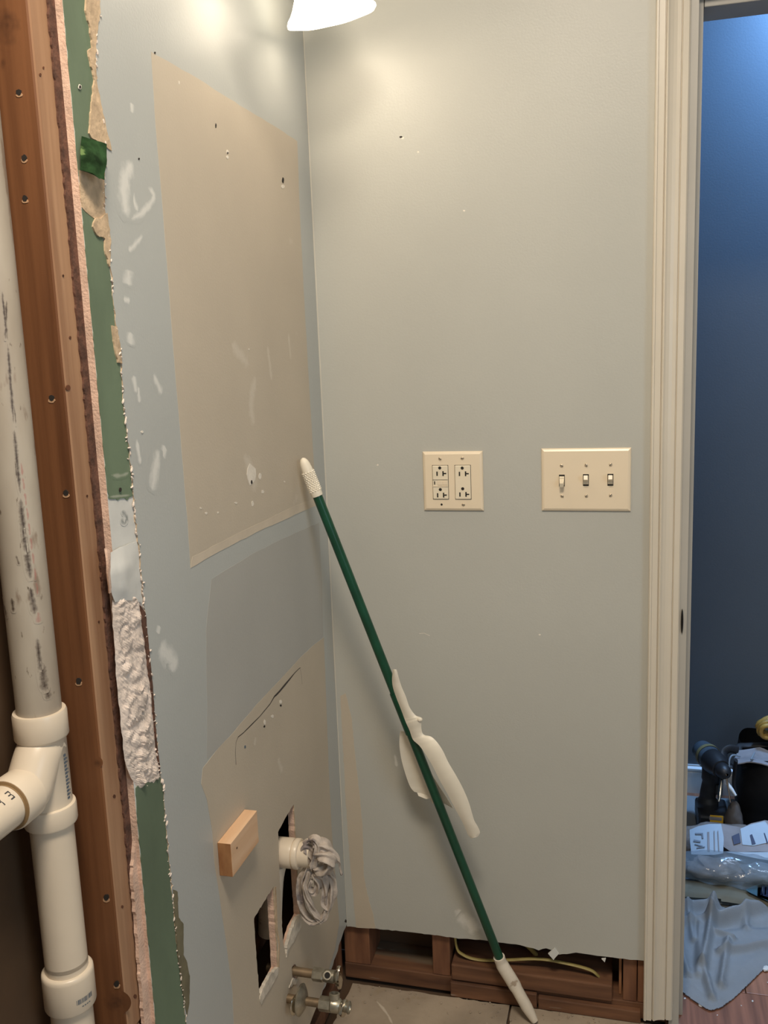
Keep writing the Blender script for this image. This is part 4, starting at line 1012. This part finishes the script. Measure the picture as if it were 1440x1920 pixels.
def H(u, v, z=0): p = at(u, v, 'z', z); return (p.x, p.y)
def fold(x, y, a, b, wdt, h):
    """ridge along the segment a-b"""
    a = Vector(a); b = Vector(b); p = Vector((x, y)); ab = b - a; t = max(0, min(1, (p - a).dot(ab) / ab.length_squared))
    d = (p - a - ab * t).length; return h * math.exp(-(d / wdt) ** 2)
CL = 1.1
c1 = [H(*p) for p in [(1240, 1870), (1275, 1862), (1300, 1882), (1322, 1896), (1333, 1900), (1352, 1895), (1376, 1878), (1405, 1850), (1440, 1815), (1480, 1790)]] + [(.99, .30), (1.0, .425), (.86, .434), (.70, .438), (.62, .438), (.60, .2)]
FO = [(H(1290, 1700, .02), H(1300, 1760, .02), .007, .010), (H(1365, 1760, .02), H(1352, 1850, .01), .008, .012), (H(1400, 1735, .02), H(1395, 1690, .02), .009, .010), (H(1345, 1745, .02), H(1375, 1755, .02), .007, .012), (H(1338, 1690, .03), H(1318, 1810, .02), .010, .022), (H(1318, 1810, .02), H(1335, 1880), .008, .012), (H(1335, 1725, .02), H(1440, 1700, .02), .012, .026), (H(1350, 1790, .01), H(1440, 1775, .01), .010, .015), (H(1265, 1730, .02), H(1330, 1722, .02), .012, .016), (H(1268, 1760), H(1290, 1840), .008, .010),
      (H(1440, 1735, .01), H(1350, 1740, .01), .014, -.006), (H(1312, 1740, .01), H(1308, 1840), .008, .010), (H(1265, 1700, .02), H(1340, 1690, .03), .014, .020), (H(1400, 1690, .03), H(1470, 1660, .03), .016, .022)]
def h1(x, y, e):
    h = .004 + .008 * min(1, e / .03)
    for a, b, wd, hh in FO: h += fold(x, y, a, b, wd * .95, hh * CL) * min(1, e / .02 + .15)
    return max(.002, h + noise.noise(Vector((x * 22, y * 22, 1))) * .004 * min(1, e / .02))
cloth('drop_cloth', 'rumpled grey-blue cloth lying on the wood floor just past the doorway', c1, .0018, h1, cloth_m, 170, 190)
c2 = [(.62, .435), (.70, .435), (.86, .43), (1.0, .43), (1.25, .43), (1.3, .99), (.60, .99)]
def h2(x, y, e):
    return .003 + .007 * min(1, e / .03) * (1 + noise.noise(Vector((x * 14, y * 14, 5)))) + .005 * abs(noise.noise(Vector((x * 35, y * 30, 2))))
cloth('drop_cloth', 'pale blue sheet spread under the drill and bags along the hall wall', c2, .0018, h2, cloth2_m, 90, 80)
c3 = [(.66, .425), (1.1, .412), (1.12, .50), (.66, .50)]
cloth('folded_cloth', 'olive-tan folded cloth edge between the grey cloth and the plastic bag', [(a, b) for a, b in c3], .018, lambda x, y, e: .004 + .010 * min(1, e / .012) + noise.noise(Vector((x * 20, y * 20, 3))) * .004, tan_cloth, 60, 20)

# rubble bag of clear plastic
def blob(bm, c, s, sub=4, nz=.25, freq=18, seed=0, flatb=True):
    st = len(bm.verts); bmesh.ops.create_icosphere(bm, subdivisions=sub, radius=1, matrix=Matrix())
    bm.verts.ensure_lookup_table()
    for v in bm.verts[st:]:
        n = v.co.normalized(); p = Vector((n.x * s[0], n.y * s[1], n.z * s[2]))
        p *= 1 + nz * noise.fractal(p * freq + Vector((seed, seed, 0)), 1, 2, 3)
        if flatb: p.z = max(p.z, -s[2] * .55)
        v.co = p + Vector(c)
    return bm
pb = thing('plastic_bag', 'clear plastic bag of grey rubble with printed labels on the hall floor', 'bag', (.83, .60, .04))
bc = Vector(at(1362, 1618, 'z', .085))
mk('film', blob(new(), (.86, .512, .056), (.180, .050, .038), 5, .20, 16, 3), plastic, pb, True)
mk('rubble', blob(new(), (.80, .512, .052), (.080, .034, .026), 4, .35, 30, 8), debris_m, pb, True, label='grey rubble inside')
mk('rubble', blob(new(), (.92, .512, .052), (.085, .034, .025), 4, .35, 30, 5), mat('blue_grey_rubble', (.16, .19, .22), .9, nscale=30, namt=.3), pb, True)
mk('rubble', blob(new(), (.86, .645, .048), (.165, .062, .048), 4, .18, 20, 12), debris_m, pb, True)
def film_patch(name, px, y, m, parent, dy=.0015, label=None):
    bm = new(); poly = [E(u, v, y) for u, v in px]
    prism(bm, poly, [], FY, y, y + dy); return mk(name, bm, m, parent, label=label)
def lean_patch(name, px, z0, slope, m, parent, off=0, label=None):
    """patch on a sheet that rises away from the camera: plane z = z0 + slope * (y - y0)"""
    y0 = .62; bm = new(); vs = []
    for u, v in px:
        d = CM @ Vector(((u - 720) / F_PX, 1, -(v - 960) / F_PX)); t = (z0 + off + slope * (CP.y - y0) - CP.z) / (d.z - slope * d.y)
        vs.append(bm.verts.new(CP + d * t))
    f = bm.faces.new(vs)
    if len(vs) > 4 or not label is None:
        pass
    bmesh.ops.triangulate(bm, faces=[f])
    g = bmesh.ops.solidify(bm, geom=list(bm.faces), thickness=.0006)
    bmesh.ops.recalc_face_normals(bm, faces=bm.faces)
    return mk(name, bm, m, parent, label=label)
lp = lambda n, px, m, off=0, label=None: lean_patch(n, px, .118, .62, m, pb, off, label)
lp('label_sheet', [(1293, 1556), (1310, 1549), (1330, 1545), (1352, 1545), (1357, 1570), (1356, 1600), (1340, 1603), (1318, 1603), (1296, 1602), (1294, 1580)], label_m, 0, 'pale printed label')
lp('label_sheet', [(1352, 1545), (1375, 1549), (1392, 1552), (1408, 1544), (1434, 1538), (1446, 1540), (1446, 1598), (1420, 1597), (1395, 1598), (1370, 1597), (1357, 1588)], bag_grey, -.001)
lp('label_sheet', [(1358, 1597), (1395, 1598), (1446, 1598), (1446, 1614), (1420, 1610), (1390, 1604)], label_m, .001)
lp('label_sheet', [(1388, 1554), (1408, 1546), (1434, 1540), (1444, 1552), (1440, 1580), (1412, 1586), (1392, 1584)], label_m, .001)
for px in ([(1303, 1562), (1318, 1562), (1319, 1572), (1316, 1572), (1315, 1565), (1304, 1565)], [(1301, 1574), (1314, 1577), (1313, 1580), (1300, 1578)], [(1306, 1589), (1322, 1587), (1321, 1589), (1306, 1591)], [(1303, 1582), (1318, 1586), (1317, 1588), (1302, 1584)]):
    lp('printed_text', px, print_grey, .0025)
for i, px in enumerate(([(1326, 1560), (1330, 1560), (1331, 1596), (1327, 1596)], [(1338, 1558), (1340, 1558), (1341, 1596), (1339, 1596)], [(1345, 1558), (1347, 1558), (1349, 1596), (1347, 1596)])):
    lp('printed_bar', px, bag_grey, .0025)
for px in ([(1372, 1568), (1386, 1562), (1389, 1580), (1376, 1584)], [(1406, 1566), (1410, 1564), (1417, 1582), (1410, 1584)], [(1432, 1562), (1434, 1562), (1440, 1580), (1438, 1582)]): lp('printed_text', px, print_navy, .0025)
def low_patch(px, m, z=.035, off=0, nm='printed_text'):
    bm = new(); f = bm.faces.new([bm.verts.new(at(u, v, 'z', z + off)) for u, v in px]); bmesh.ops.solidify(bm, geom=[f], thickness=.0008); bmesh.ops.recalc_face_normals(bm, faces=bm.faces); return mk(nm, bm, m, pb)
low_patch([(1398, 1668), (1420, 1658), (1446, 1650), (1446, 1692), (1425, 1683), (1405, 1673)], mat('teal_print_film', (.12, .26, .34), .5), .040, 0, 'label_sheet')
low_patch([(1421, 1660), (1446, 1652), (1446, 1690), (1420, 1680)], label_m, .040, .001, 'label_sheet')
low_patch([(1428, 1662), (1446, 1656), (1446, 1684), (1426, 1678)], print_navy, .040, .002)
for k in range(3): low_patch([(1429 + k * 6, 1664 - k * 2), (1431 + k * 6, 1663 - k * 2), (1430 + k * 6, 1678 - k), (1428 + k * 6, 1678 - k)], label_m, .040, .003)

# cordless drill standing on its battery
DY = .80
def D(u, v, y=DY): return Vector(at(u, v, 'y', y))
dr = thing('cordless_drill', 'dark cordless drill standing on its battery near the hall baseboard', 'drill', (D(1335, 1535).x, DY, .02))
h0 = D(1316, 1406, .86); h1_ = D(1352, 1442, .74); dd = (h1_ - h0).normalized(); ln = (h1_ - h0).length
mk('motor_housing', lathe(new(), h0, dd, [(-.010, .001), (-.008, .020), (0, .028), (.02, .031), (.05, .032), (ln * .55, .032)], 28), drill_gry, dr, True)
mk('yellow_band', lathe(new(), h0, dd, [(.038, .0335), (.038, .0345), (.050, .0345), (.050, .0335)], 28), olive_band, dr, True)
mk('gear_case', lathe(new(), h0, dd, [(ln * .55, .033), (ln * .6, .034), (ln * .85, .030), (ln * 1.0, .024), (ln * 1.02, .001)], 28), drill_blk, dr, True)
mk('chuck', lathe(new(), h0 + dd * ln, dd, [(0, .019), (.004, .021), (.022, .019), (.034, .012), (.036, .004)], 20), drill_blk, dr, True)
mk('drill_bit', tube(new(), [h0 + dd * (ln + .03), h0 + dd * (ln + .03) + Vector((.012, -.01, -.075))], .0025, 8), chrome, dr, True)
hb = [D(1334, 1435), D(1333, 1460), D(1327, 1490), D(1327, 1512)]
mk('handle', tube(new(), cr([tuple(p) for p in hb], 5), [.021] * 6 + [.018] * 6 + [.024] * 4, 20, flat=(1, 1.2)), drill_blk, dr, True)
mk('trigger', box(new(), tuple(D(1343, 1478) - Vector((.004, .018, .012))), tuple(D(1343, 1478) + Vector((.012, .01, .018))), .003), drill_blk, dr)
bp = D(1335, 1526)
mk('battery', box(new(), (bp.x - .042, DY - .055, .026), (bp.x + .040, DY + .055, bp.z + .022), .008), drill_blk, dr)
mk('battery_label', box(new(), (D(1331, 1538, DY - .055).x, DY - .0565, .030), (D(1356, 1538, DY - .055).x, DY - .0545, D(1345, 1529, DY - .055).z), .0005), yellow, dr, label='yellow battery label')
mk('battery_latch', box(new(), (D(1326, 1515).x, DY - .057, D(1330, 1519).z), (D(1350, 1515).x, DY - .052, D(1330, 1512).z), .002), bag_grey, dr)

# black tool bag
tb = thing('tool_bag', 'black open-top tool bag with grey lining at the right edge of the doorway view', 'bag', (1.05, .85, .02))
def bagshape(x0, x1, y0, y1, z0, z1, puff=.012, n=14):
    bm = new(); rings = []
    for i in range(9):
        t = i / 8; ring = []; z = z0 + (z1 - z0) * t; sc = 1 + .05 * math.sin(PI * t)
        for k in range(48):
            a = 2 * PI * k / 48; ca, sa = math.cos(a), math.sin(a); ex = .45
            px = math.copysign(abs(ca) ** ex, ca) * (x1 - x0) / 2 * sc; py = math.copysign(abs(sa) ** ex, sa) * (y1 - y0) / 2 * sc
            v = Vector(((x0 + x1) / 2 + px, (y0 + y1) / 2 + py, z)); v += noise.noise_vector(v * 12) * puff; ring.append(bm.verts.new(v))
        rings.append(ring)
    for A, B in zip(rings, rings[1:]):
        for k in range(48): bm.faces.new((A[k], A[(k + 1) % 48], B[(k + 1) % 48], B[k]))
    bm.faces.new(list(reversed(rings[0])))
    return bm
bx0 = at(1396, 1480, 'y', .76).x
zt_ = at(1400, 1432, 'y', .74).z
bm = bagshape(bx0, bx0 + .36, .745, .985, .026, zt_); bmesh.ops.solidify(bm, geom=list(bm.faces), thickness=.006); mk('bag_body', bm, bag_black, tb, True)
bm = new(); rows = [[(1380, 1410), (1400, 1405), (1422, 1402), (1450, 1410)], [(1378, 1424), (1400, 1421), (1425, 1420), (1450, 1426)], [(1376, 1432), (1400, 1431), (1425, 1434), (1450, 1440)]]
V = []
for i, r in enumerate(rows): V.append([bm.verts.new(at(u, v, 'y', .82 - .04 * i)) for u, v in r])
for i in range(2):
    for j in range(3): bm.faces.new((V[i][j], V[i][j + 1], V[i + 1][j + 1], V[i + 1][j]))
bmesh.ops.subdivide_edges(bm, edges=bm.edges, cuts=3, use_grid_fill=True)
for v in bm.verts: v.co += noise.noise_vector(v.co * 25) * .005
bmesh.ops.solidify(bm, geom=list(bm.faces), thickness=.003); bmesh.ops.recalc_face_normals(bm, faces=bm.faces); mk('lining_flap', bm, bag_grey, tb, True, label='grey lining flap folded over the rim')
mk('strap', tube(new(), cr([tuple(at(u, v, 'y', yy)) for u, v, yy in [(1398, 1440, .78), (1385, 1402, .84), (1405, 1397, .86), (1450, 1396, .86)]], 8), .006, 10, flat=(1.6, .6)), bag_black, tb, True)
mk('strap', tube(new(), cr([tuple(at(u, v, 'y', yy)) for u, v, yy in [(1378, 1440, .76), (1363, 1430, .77), (1358, 1412, .79), (1368, 1404, .8), (1384, 1406, .81)]], 8), .007, 10, flat=(1.6, .6)), bag_black, tb, True)
mk('piping', tube(new(), cr([tuple(at(u, v, 'y', yy)) for u, v, yy in [(1367, 1440, .745), (1368, 1424, .755), (1374, 1416, .765), (1388, 1418, .77)]], 8), .0024, 8), label_m, tb, True, label='pale piping')
mk('strap', tube(new(), cr([tuple(at(u, v, 'y', yy)) for u, v, yy in [(1380, 1425, .735), (1377, 1450, .735), (1376, 1470, .735), (1380, 1490, .735)]], 8), .008, 10, flat=(1.6, .6)), bag_black, tb, True)
mk('metal_clip', tube(new(), [at(1408, 1424, 'y', .735), at(1415, 1411, 'y', .76)], .0022, 8), label_m, tb, True)
# yellow cord coil on the bag
yc = Vector(at(1447, 1366, 'y', .84))
bm = new()
for k in range(5):
    rr = .028 + .004 * (k % 2); pts = []
    for i in range(28):
        a = 2 * PI * i / 28; pts.append(yc + Vector((math.cos(a) * rr * 1.1, .012 * (k - 2) + math.sin(a * 2) * .004, math.sin(a) * rr * .78 + .003 * math.sin(a * 3 + k))))
    tube(bm, pts, .0065, 8, closed=True)
tag(mk('cord_coil', bm, yellow_cord, smooth=True), 'coiled yellow cord on top of the black tool bag', 'cord')
mk('pocket', box(new(), (yc.x + .02, .80, .20), (yc.x + .24, .96, yc.z - .020), .012), bag_black, tb)
# small hand tools between drill and bag
bm = tube(new(), [at(1353, 1460, 'y', .73), at(1350, 1490, 'y', .70), at(1347, 1503, 'y', .69)], [.005, .006, .003], 10); tag(mk('screwdriver', bm, chrome, smooth=True), 'thin silver screwdriver leaning behind the drill battery', 'tool')
bm = tube(new(), [at(1362, 1468, 'y', .72), at(1372, 1480, 'y', .71), at(1380, 1492, 'y', .70)], [.006, .005, .003], 10); tag(mk('nail_punch', bm, hall_base, smooth=True), 'short pale pointed tool leaning on the black bag', 'tool')
bm = blob(new(), (D(1380, 1522, .72).x, .742, .055), (.024, .030, .062), 4, .25, 20, 4); tag(mk('dust_rag', bm, mat('brown_grey_rag', (.10, .09, .085), .95, nscale=20, namt=.3), smooth=True), 'brown-grey bunched rag between drill and tool bag', 'rag')
# plaster chips on the wood floor
bm = new(); rnd = random.Random(6)
for (u, v, s) in [(1313, 1886, .004), (1350, 1882, .0055), (1380, 1860, .0022), (1284, 1872, .0025), (1274, 1885, .0022), (1364, 1870, .0022), (1411, 1877, .0025), (1404, 1843, .002), (1436, 1818, .009), (1390, 1885, .0015), (1345, 1903, .0015), (1441, 1843, .003)]:
    p = at(u, v, 'z', .002)
    bmesh.ops.create_icosphere(bm, subdivisions=1, radius=s, matrix=Matrix.Translation((p.x, p.y, s * .4 + .001)) @ Matrix.Rotation(rnd.random() * 3, 4, 'Z') @ Matrix.Diagonal((1.2, .8, .5, 1)))
tag(mk('plaster_chips', bm, white_paper, kind='stuff'), 'scattered white plaster chips on the wood floor of the doorway', 'plaster chips')
